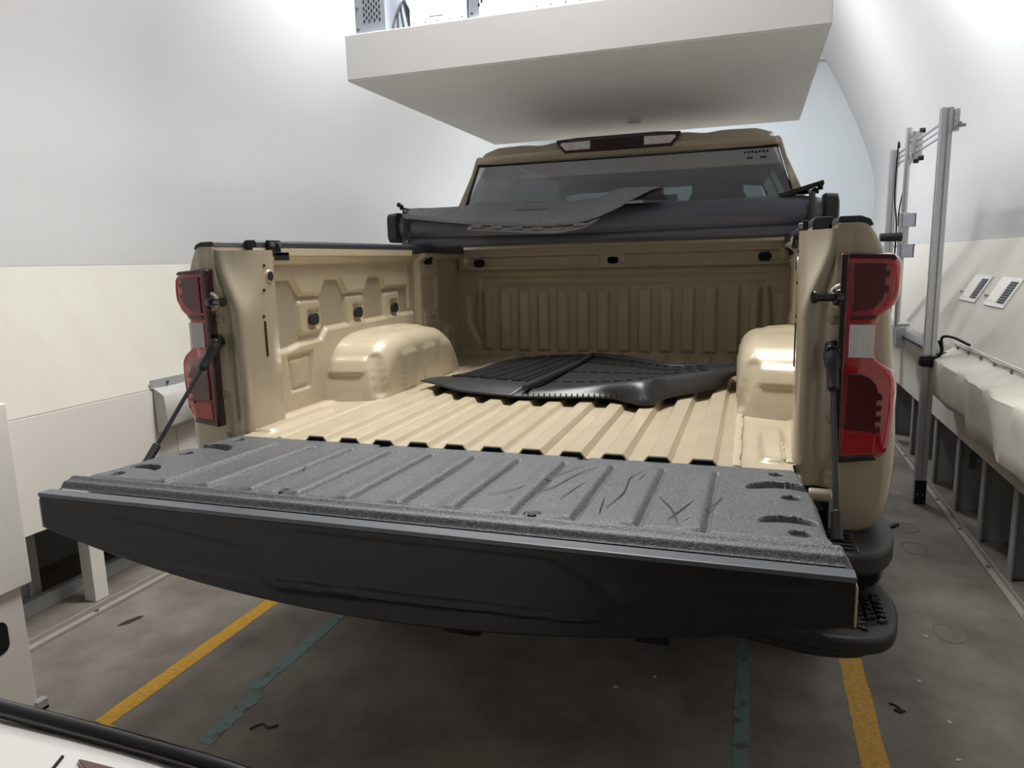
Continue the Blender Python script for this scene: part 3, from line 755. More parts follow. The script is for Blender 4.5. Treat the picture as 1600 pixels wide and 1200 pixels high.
# --- cab
def cx_(z): return .93-.23*max(0, (z-1.45))/.48
def side_warp(sx):
    def f(x, y, z): return (sx*(x+cx_(z)), y, z)
    return f
def ywall(z): return 1.955+.02*(z-1.4)+.10*max(0, (z-1.55))/.3
for sx in (-1, 1):
    b = MB()
    def pl(poly):
        # polygons in (y,z), split in z bands so that they follow the tumblehome
        b.prism(poly, 'x', -.045, 0)
    yb = 1.97
    pl([(yb, .60), (4.9, .60), (4.75, 1.47), (yb, 1.47)])
    pl([(yb, 1.47), (2.40, 1.47), (2.46, 1.88), (yb+.10, 1.88)])      # C pillar
    pl([(2.62, 1.47), (3.50, 1.47), (3.50, 1.88), (2.60, 1.88)])      # B pillar, made extra wide to block the bright side window
    pl([(yb+.10, 1.87), (3.72, 1.87), (3.62, 1.935), (yb+.12, 1.935)])
    pl([(4.35, 1.47), (4.55, 1.47), (3.78, 1.90), (3.62, 1.90)])      # A pillar
    b.warp(side_warp(sx)); sp = b.build('cab_side', 'tan_paint', T, smooth=False, bevel=.008)
    for poly in ([(2.40, 1.47), (2.62, 1.47), (2.60, 1.88), (2.46, 1.88)], [(3.50, 1.47), (4.35, 1.47), (3.62, 1.88), (3.50, 1.88)]):
        b = MB(); b.prism(poly, 'x', -.024, -.02); b.warp(side_warp(sx)); b.build('side_glass', 'green_glass', sp, smooth=False)
# rear wall of the cab with the window opening
def Yr(z): return 1.975+.16*max(0., z-1.59)+.0
def rw(poly, t=.035):
    b = MB(); n = len(poly)
    b.v = [(x, Yr(z), z) for x, z in poly]+[(x, Yr(z)+t, z) for x, z in poly]
    b.f = [tuple(range(n)), tuple(range(2*n-1, n-1, -1))]+[(i, (i+1) % n, n+(i+1) % n, n+i) for i in range(n)]
    return b
cabp = []
for nm, poly in (('lower_back_panel', [(-.92, .70), (.92, .70), (.92, 1.46), (.86, 1.585), (-.86, 1.585), (-.92, 1.46)]),
             ('corner_pillar', [(-.92, 1.46), (-.855, 1.56), (-.762, 1.852), (-.752, 1.90), (-.775, 1.885), (-.80, 1.80), (-.90, 1.58)]),
             ('corner_pillar', [(.92, 1.46), (.855, 1.56), (.762, 1.852), (.752, 1.90), (.775, 1.885), (.80, 1.80), (.90, 1.58)])):
    cabp.append(rw(poly).build(nm, 'tan_paint', T, bevel=.006))
# header above the window with the two-step spoiler
xs = np.linspace(-1, 1, 61); sec = [(1.846, 0), (1.852, -.022), (1.868, -.034), (1.890, -.038), (1.896, -.03), (1.918, -.012), (1.936, .012), (1.944, .05), (1.94, .16), (1.92, .2)]
A = np.zeros((len(xs), len(sec), 3))
for i, u in enumerate(xs):
    e = 1-abs(u)**8*.0
    for j, (z, dy) in enumerate(sec):
        wv = .775-.25*(z-1.846)-(0 if j < 4 else .02)
        x = u*wv
        arch = .012*(1-u*u)
        dent = -.010*math.exp(-((abs(x)-.42)/.06)**2) if j >= 6 else 0
        drop = -.02*max(0, abs(u)-.9)/.1 if j > 3 else 0
        A[i, j] = (x, Yr(1.846)+dy+.035*abs(u)**3, z+arch*(1 if j > 0 else .5)*.5+dent+drop)
b = MB(); b.grid(A[..., 0], A[..., 1], A[..., 2]); b.build('roof_spoiler', 'tan_paint', T, angle=30, solid=.004)
b = MB(); Xg, Yg = np.meshgrid(np.linspace(-1, 1, 41), np.linspace(2.14, 3.72, 30))
Zg = 1.945-.03*np.abs(Xg)**4+.012*np.sin((Yg-2.14)/1.58*math.pi)
Zg += -.008*np.exp(-((np.abs(Xg*.71)-.42)/.06)**2)-.10*ss(3.5, 3.75, Yg)
b.grid(Xg*.735, Yg, Zg); b.build('roof', 'tan_paint', T, angle=50, solid=.02)
# high mounted brake lamp
b = MB(); zc = 1.912
def br_y(x, z): return 2.0
b.prism([(-.312, 1.943), (-.2, 1.949), (.2, 1.949), (.312, 1.943), (.312, 1.925), (.27, 1.876), (-.27, 1.876), (-.312, 1.925)], 'y', 1.972, 2.06)
o = b.build('brake_light', 'maroon_trim', T, bevel=.004)
for sx in (-1, 1):
    b = MB(); b.prism([(sx*x, z) for x, z in ((.135, 1.930), (.285, 1.928), (.290, 1.918), (.262, 1.890), (.135, 1.890))], 'y', 1.9695, 1.98); b.build('cargo_lens', 'clear_lens', o, bevel=.001)
b = MB(); b.box(-.25, .25, 1.9702, 1.98, 1.931, 1.943); b.build('brake_lens', 'smoke_lens', o, smooth=False)
# rear glass
gp = [(-.842, 1.585), (.842, 1.585), (.755, 1.85), (-.755, 1.85)]
b = MB(); b.v = [(x, Yr(z)+.008, z) for x, z in gp]; b.f = [(0, 1, 2, 3)]; rg = b.build('rear_glass', 'tinted_glass', T, smooth=False)
b = MB()
gr = [(-.842, 1.585), (.842, 1.585), (.755, 1.85), (-.755, 1.85), (-.842, 1.585)]
b.tube([(x, Yr(z)+.004, z) for x, z in gr], .006, 6); b.build('glass_seal', 'hole_black', rg)
for k in range(6):
    z = 1.62+k*.035; ww = .80-.30*(z-1.585)
    b = MB(); b.box(-ww, ww, Yr(z)+.010, Yr(z)+.0106, z, z+.0012); b.build('heater_line', 'seat_black', rg, smooth=False)
for k in range(7):
    x = .605+.017*k; b = MB(); b.box(x, x+.011, Yr(1.825)+.003, Yr(1.825)+.006, 1.822+random.uniform(0, .004), 1.829+random.uniform(0, .006)); b.build('marker_writing', 'seat_black', rg, smooth=False)
for x in (.62, .68):
    b = MB(); b.box(x, x+.028, Yr(1.80)+.003, Yr(1.80)+.006, 1.797, 1.803); b.build('marker_writing', 'seat_black', rg, smooth=False)
# windscreen, bonnet and nose (beyond the cab)
b = MB(); b.v = [(-.80, 4.55, 1.45), (.80, 4.55, 1.45), (.68, 3.70, 1.90), (-.68, 3.70, 1.90)]; b.f = [(0, 1, 2, 3)]; b.build('windscreen', 'green_glass', T, smooth=False)
b = MB(); b.prism([(4.45, .60), (5.75, .55), (5.80, .95), (5.72, 1.22), (5.3, 1.30), (4.6, 1.40), (4.45, 1.44)], 'x', -.93, .93); b.build('bonnet', 'tan_paint', T, bevel=.05, seg=3)
b = MB(); b.box(-.88, .88, 2.0, 4.6, .60, .66); b.build('cab_floor', 'seat_black', T, smooth=False)
b = MB(); b.box(-.85, .85, 4.3, 4.6, 1.1, 1.46); b.build('dashboard', 'seat_black', T, bevel=.03)
b = MB(); b.box(-.80, .80, 2.04, 2.2, .9, 1.56); b.build('rear_bench', 'seat_black', T, bevel=.03)
b = MB(); b.box(-.70, .70, 2.3, 3.6, 1.895, 1.91); b.build('headliner', 'seat_black', T, smooth=False)
for x in (-.5, .0, .48):
    b = MB(); b.box(x-.14, x+.14, 2.12, 2.22, 1.55, 1.66 if x else 1.60); b.build('headrest', 'seat_black', T, bevel=.03, seg=3)
for x, zh in ((-.42, 1.66), (.42, 1.84)):
    b = MB(); b.box(x-.24, x+.24, 3.15, 3.32, .9, 1.58); b.box(x-.15, x+.17, 3.17, 3.28, 1.58, zh); b.build('front_seat', 'seat_black', T, bevel=.04, seg=3)
b = MB(); b.box(-.13, .12, 3.80, 3.83, 1.66, 1.80); b.box(-.02, .02, 3.80, 3.82, 1.80, 1.90); b.build('mirror', 'seat_black', T, bevel=.01)

# ------------------------------------------------------------------ rolled tonneau cover with its side rails
R_ = empty('tonneau_cover', (0, 1.5, 1.42)); tag(R_, 'black soft tonneau cover rolled up across the front of the bed', 'bed cover')
A0 = np.array((-.965, 1.52, 1.512)); A1 = np.array((.925, 1.60, 1.512)); axd = (A1-A0)/np.linalg.norm(A1-A0)
nrm = np.array((-axd[1], axd[0], 0))
rings = []
for t in np.linspace(0, 1, 60):
    c = A0+(A1-A0)*t; sag = -.010*math.sin(math.pi*t); pin = 1-.25*(math.exp(-t/.03)+math.exp(-(1-t)/.03))
    ring = []
    for k in range(36):
        a = 2*math.pi*k/36
        ry = .095*pin*(1+.02*math.sin(3*a+5*t)); rz = (.079+.003*math.sin(4*t+1))*pin*(1+.012*math.sin(2*a+7*t))
        p = c+nrm*ry*math.cos(a)+np.array((0, 0, rz*math.sin(a)+sag)); ring.append(tuple(p))
    rings.append(ring)
b = MB(); b.rings(rings); rel(R_, b).build('rolled_cover', 'vinyl', R_, angle=60)
# loose lower flap of the roll
fl = []
for t in np.linspace(.01, .99, 40):
    c = A0+(A1-A0)*t
    fl.append([tuple(c+nrm*v+np.array((0, 0, z+.004*math.sin(9*t+k)))) for k, (v, z) in enumerate([(-.075, -.055), (-.083, -.070), (-.085, -.084), (-.07, -.094), (.02, -.095)])])
fl = np.array(fl); b = MB(); b.grid(fl[..., 0], fl[..., 1], fl[..., 2]); rel(R_, b).build('loose_flap', 'vinyl', R_, angle=60, solid=.004)
for c, sg in ((A0, -1), (A1, 1)):
    b = MB(); e = c+axd*sg*.012
    def yz(p): return e+nrm*p[0]+np.array((0, 0, p[1]))
    pr_ = rrect(0, 0, .085, .072, .035); r1 = [tuple(yz(p)+axd*sg*.0) for p in pr_]; r2 = [tuple(yz((p[0]*.95, p[1]*.95))+axd*sg*.045) for p in pr_]; r3 = [tuple(yz((p[0]*.6, p[1]*.6))+axd*sg*.055) for p in pr_]
    b.rings([r1, r2, r3]); rel(R_, b).build('end_cap', 'black_plastic', R_, angle=40)
    for off in (-.06, .02):
        b = MB(); q = c-axd*sg*(.045); b.tube([tuple(q+nrm*(-.098)+np.array((0, 0, z))) for z in (-.075, 0, .075)], .012, 4); q2 = q
    rel(R_, b).build('strap_buckle', 'rail_black', R_, smooth=False)
    b = MB(); q = c-axd*sg*.03+np.array((0, 0, .082)); b.tube([tuple(q+nrm*-.06), tuple(q+nrm*.06)], .013, 8); b.tube([tuple(q-axd*sg*.07), tuple(q+axd*sg*.02)], .009, 6)
    rel(R_, b).build('clamp', 'gloss_black', R_)
    b = MB(); q = c-axd*sg*.01+np.array((0, 0, .085)); b.tube([tuple(q+nrm*-.05), tuple(q+nrm*-.05+np.array((0, 0, .018))), tuple(q+nrm*-.085+np.array((0, 0, .022)))], .011, 8); rel(R_, b).build('latch_knob', 'gloss_black', R_)
    for dz in (-.068, .075):
        b = MB(); q = c-axd*sg*.055+nrm*-.1+np.array((0, 0, dz)); b.cyl(tuple(q), tuple(q+nrm*-.012), .007, 8); rel(R_, b).build('bolt', 'steel', R_)
b = MB(); b.prism([(-.17, -.03), (.0, .018), (.0, .004), (-.16, -.05)], 'y', -.05, .06); b.warp(lambda x, y, z: (x+.93, y+1.60, z+1.62)); rel(R_, b).build('hinge_plate', 'black_plastic', R_, bevel=.004)
for sx in (-1, 1):
    prof_ = [(.796, 1.392), (.802, 1.386), (.83, 1.382), (.835, 1.402), (.846, 1.419), (.836, 1.425), (.803, 1.424), (.797, 1.416)]
    b = MB(); b.prism([(sx*x, z) for x, z in prof_], 'y', .16, 1.86); rel(R_, b).build('side_rail', 'rail_black', R_, smooth=False, bevel=.002)
    y0 = .205 if sx < 0 else .30
    b = MB(); b.box(*sorted((sx*.784, sx*.797)), y0-.0, y0+.06, 1.385, 1.424); b.box(*sorted((sx*.772, sx*.797)), y0+.01, y0+.085, 1.374, 1.386); b.box(*sorted((sx*.772, sx*.777)), y0+.01, y0+.085, 1.36, 1.386)
    rel(R_, b).build('rail_clamp', 'dark_steel', R_, smooth=False, bevel=.003)
    for q in (.012, .045):
        b = MB(); b.cyl((sx*.786, y0+q, 1.41), (sx*.776, y0+q, 1.41), .008, 8); rel(R_, b).build('bolt', 'steel', R_)
b = MB(); b.tube([(.79, .60, 1.40), (.785, .60, 1.36), (.785, .75, 1.36), (.79, .75, 1.40)], .006, 6); rel(R_, b).build('wire_bail', 'gloss_black', R_)

# ------------------------------------------------------------------ rubber mats
def mat_obj(name, label, group, origin):
    r = empty(name, origin); tag(r, label, 'floor mat', group); return r
# mat draped over the roll
mr = mat_obj('rubber_mat', 'grey rubber car mat draped upside down over the rolled cover', 'rubber car mats', (-.3, 1.5, 1.6))
back = [(-1.00, 1.66, 1.592), (-.84, 1.68, 1.592), (-.69, 1.69, 1.590), (-.60, 1.69, 1.594), (-.37, 1.69, 1.590), (-.15, 1.69, 1.592), (.0, 1.69, 1.605), (.10, 1.68, 1.612), (.24, 1.66, 1.608)]
mid = [(-.97, 1.56, 1.594), (-.80, 1.57, 1.590), (-.66, 1.57, 1.592), (-.58, 1.57, 1.606), (-.38, 1.57, 1.588), (-.17, 1.57, 1.586), (-.01, 1.56, 1.595), (.085, 1.55, 1.630), (.26, 1.55, 1.630)]
front = [(-.93, 1.455, 1.566), (-.76, 1.455, 1.545), (-.63, 1.45, 1.530), (-.56, 1.445, 1.528), (-.39, 1.44, 1.512), (-.18, 1.44, 1.505), (-.03, 1.44, 1.516), (.08, 1.45, 1.556), (.18, 1.46, 1.585)]
edge = [(-.915, 1.445, 1.545), (-.74, 1.44, 1.523), (-.60, 1.43, 1.506), (-.56, 1.425, 1.500), (-.385, 1.42, 1.488), (-.175, 1.42, 1.480), (-.035, 1.42, 1.494), (.07, 1.43, 1.53), (.125, 1.44, 1.555)]
back = [(x, y, z+.010) for x, y, z in back]; mid = [(x, y, z+.014) for x, y, z in mid]; front = [(x, y-.028, z+.012) for x, y, z in front]; edge = [(x, y-.03, z+.008) for x, y, z in edge]
X_, Y_, Z_ = patch([back, mid, front, edge], 8, 8)
b = MB(); b.grid(X_, Y_, Z_); rel(mr, b).build('mat_sheet', 'rubber_grey', mr, angle=60, solid=.006)
lip = [[(-.575, 1.418, 1.494), (-.385, 1.410, 1.480), (-.175, 1.408, 1.470), (-.06, 1.41, 1.480), (.03, 1.42, 1.505)], [(-.58, 1.398, 1.482), (-.385, 1.385, 1.464), (-.175, 1.382, 1.450), (-.06, 1.385, 1.462), (.0, 1.40, 1.485)]]
lip = [[(x, y-.028, z+.006) for x, y, z in q] for q in lip]
X_, Y_, Z_ = patch(lip, 8, 4); b = MB(); b.grid(X_, Y_, Z_); rel(mr, b).build('flange', 'rubber_grey', mr, angle=60, solid=.006)
for x, z in ((-.530, 1.489), (-.435, 1.481), (-.340, 1.474), (-.245, 1.468), (-.150, 1.464), (-.055, 1.478)):
    b = MB(); c = np.array((x, 1.370, z+.008)); b.prism(rrect(0, 0, .026, .012, .0118, 4), 'z', -.004, .009); b.warp(lambda u, v, q, c=c: (u+c[0], v+c[1]-.3*q, q+c[2])); rel(mr, b).build('grip_nub', 'rubber_grey', mr, bevel=.002)
b = MB(); b.tube(cat([(-.60, 1.60, 1.600), (-.63, 1.52, 1.585), (-.625, 1.44, 1.525)], 6), .012, 8); rel(mr, b).build('moulded_ridge', 'rubber_grey', mr)
fold = [[(.02, 1.66, 1.60), (.08, 1.65, 1.64), (.16, 1.64, 1.655), (.27, 1.63, 1.645)], [(.03, 1.54, 1.592), (.09, 1.52, 1.622), (.17, 1.51, 1.628), (.28, 1.52, 1.618)], [(.04, 1.48, 1.56), (.10, 1.47, 1.575), (.18, 1.46, 1.588), (.31, 1.47, 1.585)]]
X_, Y_, Z_ = patch(fold, 8, 8); b = MB(); b.grid(X_, Y_, Z_); rel(mr, b).build('turned_up_end', 'rubber', mr, angle=60, solid=.006)

# mats lying in the bed
m1 = mat_obj('rubber_mat', 'black rubber mat with fine ribs lying flat at left of bed floor', 'rubber car mats', (-.3, .95, .865))
ctl = [[(-.57, .80, .882), (-.56, .90, .878), (-.50, 1.02, .872), (-.47, 1.25, .872), (-.45, 1.45, .873)],
       [(-.47, .71, .889), (-.42, .80, .897), (-.40, 1.00, .886), (-.36, 1.25, .884), (-.34, 1.50, .884)],
       [(-.34, .635, .880), (-.30, .74, .903), (-.28, .95, .897), (-.25, 1.25, .893), (-.22, 1.52, .893)],
       [(-.23, .60, .878), (-.19, .70, .904), (-.17, .92, .902), (-.14, 1.25, .897), (-.12, 1.53, .897)],
       [(-.12, .58, .876), (-.08, .68, .903), (-.06, .90, .905), (-.04, 1.25, .901), (-.03, 1.53, .900)]]
X_, Y_, Z_ = patch(ctl, 8, 8); b = MB(); b.grid(X_, Y_, Z_); rel(m1, b).build('mat_sheet', 'rubber', m1, angle=60, solid=.006)
G = (X_, Y_, Z_)
nI, nJ = X_.shape
b = MB()
for i in np.linspace(6, nJ-3, 20):
    pts = []
    for j in np.linspace(9, nI-2, 12):
        ii, jj = int(i), int(j); pts.append((X_[jj, ii], Y_[jj, ii], Z_[jj, ii]+.0055)) if X_.shape[0] > jj and X_.shape[1] > ii else None
    b.tube(pts, .0045, 6)
o = rel(m1, b).build('tread_ribs', 'rubber', m1); o['kind'] = 'stuff'
m2 = mat_obj('rubber_mat', 'black deep-lipped rubber mat lying across the ribbed bed floor', 'rubber car mats', (.25, .85, .865))
low = [(-.129, .585, .872), (.019, .589, .874), (.216, .604, .876), (.350, .535, .870), (.41, .664, .874), (.535, .833, .878), (.584, .977, .895)]
lipp = [(-.125, .592, .879), (.022, .598, .882), (.205, .614, .886), (.345, .548, .892), (.402, .675, .897), (.53, .845, .900), (.61, .99, .905)]
crest = [(-.115, .635, .888), (.029, .639, .898), (.173, .654, .912), (.325, .60, .938), (.388, .722, .935), (.52, .89, .930), (.661, 1.03, .918)]
in1 = [(-.09, .72, .886), (.05, .73, .890), (.18, .74, .896), (.31, .72, .918), (.40, .82, .922), (.53, .96, .924), (.665, 1.07, .919)]
in2 = [(-.05, 1.05, .892), (.06, 1.05, .890), (.18, 1.05, .890), (.29, 1.05, .890), (.39, 1.06, .892), (.51, 1.12, .902), (.63, 1.14, .912)]
bk1 = [(-.04, 1.42, .896), (.05, 1.40, .892), (.16, 1.34, .890), (.27, 1.26, .890), (.37, 1.19, .892), (.49, 1.21, .898), (.60, 1.22, .905)]
bk2 = [(-.03, 1.48, .915), (.05, 1.46, .912), (.16, 1.40, .910), (.27, 1.31, .908), (.37, 1.23, .906), (.49, 1.25, .908), (.60, 1.255, .912)]
X_, Y_, Z_ = patch([low, lipp, crest, in1, in2, bk1, bk2], 8, 6); b = MB(); b.grid(X_, Y_, Z_); rel(m2, b).build('mat_sheet', 'rubber', m2, angle=60, solid=.006)
b = MB()
for i in range(3, 40, 3):
    for j in (20, 24, 28, 32):
        if j < X_.shape[1] and i < X_.shape[0]:
            x, y, z = X_[i, j], Y_[i, j], Z_[i, j]; b.box(x-.016, x+.016, y-.004, y+.004, z+.001, z+.006)
o = rel(m2, b).build('tread_bars', 'rubber', m2, smooth=False); o['kind'] = 'stuff'
b = MB()
for x in np.linspace(-.08, .36, 24):
    y = np.interp(x, [p[0] for p in low], [p[1] for p in low])-.002; z = np.interp(x, [p[0] for p in lipp], [p[2] for p in lipp])
    b.box(x-.0015, x+.0015, y+.002, y+.012, z-.004, z+.006)
o = rel(m2, b).build('lip_teeth', 'rubber', m2, smooth=False); o['kind'] = 'stuff'
b = MB(); b.tube(cat([(-.075, .60, .905), (-.05, .80, .908), (-.035, 1.1, .905), (-.02, 1.45, .91)], 6), .011, 8); rel(m2, b).build('raised_edge', 'rubber', m2)

# ------------------------------------------------------------------ right wall: vents, cloth covers, aluminium frame
def sl(d, y, off=0):   # point on the sloped board: d = height along z
    t = (d-.83)/.57; n = np.array((-.57, 0, .32))/math.hypot(.57, .32)
    p = np.array((1.68+.32*t, y, d))+n*off; return p
def vent(y0, y1, label):
    zc0, zc1 = 1.055, 1.195; c = sl((zc0+zc1)/2, (y0+y1)/2)
    r = empty('wall_vent', tuple(c)); tag(r, label, 'vent', 'vents on the sloped board')
    def slab(ya, yb, za, zb, o0, o1, name, m):
        b = MB(); q = [sl(z, y, o) for o in (o0, o1) for (y, z) in ((ya, za), (yb, za), (yb, zb), (ya, zb))]
        b.v = [tuple(p-c) for p in q]; b.f = [(0, 1, 2, 3), (7, 6, 5, 4), (0, 4, 5, 1), (1, 5, 6, 2), (2, 6, 7, 3), (3, 7, 4, 0)]
        return b.build(name, m, r, smooth=False)
    slab(y0, y1, zc0, zc1, -.002, .008, 'frame', 'white_board')
    w_ = y1-y0
    slab(y0+.08*w_, y0+.42*w_, zc0+.018, zc1-.018, .008, .0095, 'dark_opening', 'grey_grille')
    for k in range(9):
        z = zc0+.022+k*.0115; slab(y0+.09*w_, y0+.41*w_, z, z+.003, .0095, .013, 'louvre', 'dark_steel')
    slab(y0+.48*w_, y0+.94*w_, zc0+.02, zc1-.03, .008, .0092, 'data_plate', 'skirt_white')
    b = MB(); b.tube([tuple(sl(1.10, y1+.0, .004)-c), tuple(sl(1.10, y1+.05, .012)-c), tuple(sl(1.095, y1+.07, .005)-c)], .004, 5); b.build('wire', 'steel', r)
vent(2.735, 3.05, 'small white vent panel on sloped board, the farther of two')
vent(2.265, 2.575, 'small white vent panel on sloped board, the nearer of two')

def cover(name, y0, y1, label, dx=0., z0=.575, seed=1, amp=1.):
    r = empty(name, (1.65, (y0+y1)/2, z0)); tag(r, label, 'cloth cover', 'cloth covers on the right wall ledge')
    rs = np.random.default_rng(seed); rows = []
    ysn = np.linspace(y0, y1, 46)
    sec = [(1.676, .838), (1.66, .828), (1.63, .815), (1.60, .802), (1.572, .792), (1.562, .782), (1.561, .74), (1.563, .70), (1.567, .66), (1.570, .62), (1.575, z0+.012), (1.585, z0)]
    A = np.zeros((len(ysn), len(sec), 3)); ph = rs.uniform(0, 6, 8)
    for i, y in enumerate(ysn):
        e = min(i, len(ysn)-1-i)
        for j, (x, z) in enumerate(sec):
            w_ = amp*(.010*math.sin(11*y+ph[0]+.3*j)*math.sin(4*y+ph[1])+.004*math.sin(27*y+ph[2]+.35*j))*min(1, j/8)
            k = min(1, j/4)
            q = .005*math.exp(-e/.7)*k
            A[i, j] = (x+dx*k+(w_+q)*k, y, z+.006*math.sin(9*y+ph[3])*(j > 8)+.004*math.sin(17*y+ph[4])*(j in (2, 3, 4)))
    b = MB(); b.grid(A[..., 0], A[..., 1], A[..., 2])
    for idx in (0, -1):
        ring = [tuple(p) for p in A[idx]]+[(1.678, A[idx][0][1], z0)]; k = len(b.v); b.v += ring; b.f.append(tuple(range(k, k+len(ring))))
    rel(r, b).build('cloth', 'cloth', r, angle=38)
    b = MB(); b.box(1.676, 1.682, y0, y1, .81, .87); rel(r, b).build('batten', 'skirt_white', r, smooth=False, bevel=.002)
    for y in np.arange(y0+.08, y1, .2):
        b = MB(); b.cyl((1.678, y, .845), (1.668, y, .845), .008, 8); rel(r, b).build('screw', 'steel', r)
    b = MB(); b.tube([(1.672+.002*math.sin(20*y), y, .858+.003*math.sin(13*y)) for y in np.linspace(y0, y1, 14)], .003, 5); rel(r, b).build('cord', 'aluminium', r)
    return r
cover('cloth_cover', 1.77, 2.54, 'smoother off-white cloth cover on right ledge, beside aluminium post', 0., .585, 3, .5)
cover('cloth_cover', .75, 1.765, 'wrinkled sagging off-white cloth cover at right edge of picture', -.012, .545, 7, 1.4)

# left hanging box cover
r = empty('cloth_box', (-1.78, .78, .64)); tag(r, 'small grey fabric box mounted on the left wall behind tail light', 'fabric box')
b = MB(); A = np.zeros((12, 7, 3))
for i, y in enumerate(np.linspace(.68, .95, 12)):
    for j, (x, z) in enumerate([(-1.798, .835), (-1.755, .815), (-1.735, .80), (-1.732, .74), (-1.735, .68), (-1.74, .655), (-1.797, .635)]):
        A[i, j] = (x-.006*math.sin(18*y+j), y, z+.004*math.sin(23*y)*(j > 3))
b.grid(A[..., 0], A[..., 1], A[..., 2])
for idx in (0, -1):
    k = len(b.v); b.v += [tuple(p) for p in A[idx]]; b.f.append(tuple(range(k, k+7)))
rel(r, b).build('fabric', 'cloth_left', r, angle=60)
b = MB(); b.box(-1.80, -1.795, .67, .96, .83, .87); rel(r, b).build('batten', 'leg_grey', r, smooth=False); b = MB(); b.cyl((-1.796, .76, .85), (-1.788, .76, .85), .007, 8); rel(r, b).build('screw', 'steel', r)

# aluminium measuring frame
fr = empty('aluminium_frame', (1.555, 3.0, 0)); tag(fr, 'aluminium profile frame with vertical posts and sliding rails by right wall', 'metal frame')
def extr(x, y, z0, z1, w_, name):
    # slotted profile
    h_ = w_/2; s_ = w_*.12; d = w_*.22
    p = []
    for sx, sy in ((1, 0), (0, 1), (-1, 0), (0, -1)):
        tx, ty = -sy, sx
        for a, q in ((-h_, h_), (-s_, h_), (-s_, h_-d), (s_, h_-d), (s_, h_)):
            p.append((x+sx*q+tx*a, y+sy*q+ty*a))
    b = MB(); b.prism(p, 'z', z0, z1); return rel(fr, b).build(name, 'aluminium', fr, smooth=False)
extr(1.548, 2.47, .0, 2.03, .052, 'post')
extr(1.566, 3.99, .0, 2.03, .052, 'post')
b = MB(); b.box(1.52, 1.576, 2.438, 2.445, .0, .13); b.box(1.52, 1.58, 2.44, 2.5, 0, .006); rel(fr, b).build('foot_plate', 'dark_steel', fr, smooth=False, bevel=.002)
for x in (1.535, 1.56):
    for z in (.05, .055): 
        b = MB(); b.cyl((x, 2.438, z), (x, 2.432, z), .005, 8)
    rel(fr, b).build('bolt', 'steel', fr)
for z in (1.93, 1.965, 2.0):
    b = MB(); b.cyl((1.585, 2.36 if z < 1.95 else 2.42, z), (1.598, 4.05, z+.01), .0065 if z != 2.0 else .009, 8); rel(fr, b).build('guide_rod', 'aluminium', fr)
b = MB(); b.cyl((1.57, 2.36, 1.93), (1.61, 2.36, 1.93), .008, 8); b.cyl((1.585, 2.36, 1.92), (1.585, 2.36, 1.945), .010, 8); rel(fr, b).build('rod_end', 'steel', fr)
for y in (2.45, 3.98):
    b = MB(); b.box(1.575, 1.60, y-.02, y+.02, 1.915, 2.02); rel(fr, b).build('rod_bracket', 'aluminium', fr, smooth=False, bevel=.002)
# carriage with hanging rod
b = MB(); b.box(1.565, 1.62, 3.36, 3.38, 1.90, 2.06); b.box(1.565, 1.62, 3.50, 3.52, 1.90, 2.06); b.box(1.56, 1.575, 3.36, 3.52, 2.03, 2.06); b.box(1.56, 1.575, 3.36, 3.52, 1.90, 1.93); rel(fr, b).build('carriage', 'aluminium', fr, smooth=False, bevel=.003)
for y, z in ((3.37, 2.06), (3.51, 2.06), (3.37, 1.90), (3.51, 1.90)):
    b = MB(); b.cyl((1.60, y, z), (1.63, y, z), .016, 10); rel(fr, b).build('roller', 'dark_steel', fr)
b = MB(); b.cyl((1.555, 3.44, .86), (1.555, 3.44, 2.09), .017, 12); rel(fr, b).build('hanging_rod', 'aluminium', fr)
b = MB(); b.box(1.525, 1.585, 3.42, 3.425, 1.30, 1.58); rel(fr, b).build('sensor_plate', 'aluminium', fr, smooth=False, bevel=.002)
for z in (1.30, 1.49):
    b = MB(); b.box(1.545, 1.62, 3.405, 3.42, z, z+.085); b.box(1.61, 1.62, 3.405, 3.47, z, z+.085); rel(fr, b).build('clamp_bracket', 'metal_box', fr, smooth=False, bevel=.003)
b = MB(); b.tube([(1.545, 3.40, 1.43), (1.47, 3.40, 1.43), (1.42, 3.40, 1.43)], [.028, .028, .026], 14); rel(fr, b).build('sensor', 'black_plastic', fr)
b = MB(); b.tube(cat([(1.55, 3.7, 2.01), (1.535, 3.66, 2.02), (1.525, 3.62, 1.7), (1.52, 3.46, 1.5), (1.515, 3.44, 1.2), (1.515, 3.44, .95)], 8), .005, 6); rel(fr, b).build('cable', 'hole_black', fr)
b = MB(); b.tube(cat([(1.60, 3.55, 1.93), (1.575, 3.56, 1.80), (1.54, 3.52, 1.6), (1.53, 3.46, 1.5)], 8), .004, 6); rel(fr, b).build('cable', 'hole_black', fr)
# lower horizontal rail on the skirt
b = MB(); b.box(1.60, 1.64, 2.49, 5.2, .775, .815); b.box(1.585, 1.60, 2.49, 5.2, .80, .812); b.box(1.585, 1.60, 2.49, 5.2, .778, .79); rel(fr, b).build('lower_rail', 'grey_grille', fr, smooth=False, bevel=.002)
for y in (2.6, 3.7, 4.9):
    b = MB(); b.box(1.635, 1.683, y, y+.04, .785, .805); rel(fr, b).build('rail_bracket', 'aluminium', fr, smooth=False)
for k in range(3):
    b = MB(); b.box(1.545, 1.60, 3.38+.05*k, 3.41+.05*k, .73, .86); b.cyl((1.55, 3.395+.05*k, .88), (1.62, 3.395+.05*k, .88), .012, 8); rel(fr, b).build('lower_clamp', 'aluminium', fr, smooth=False, bevel=.002)
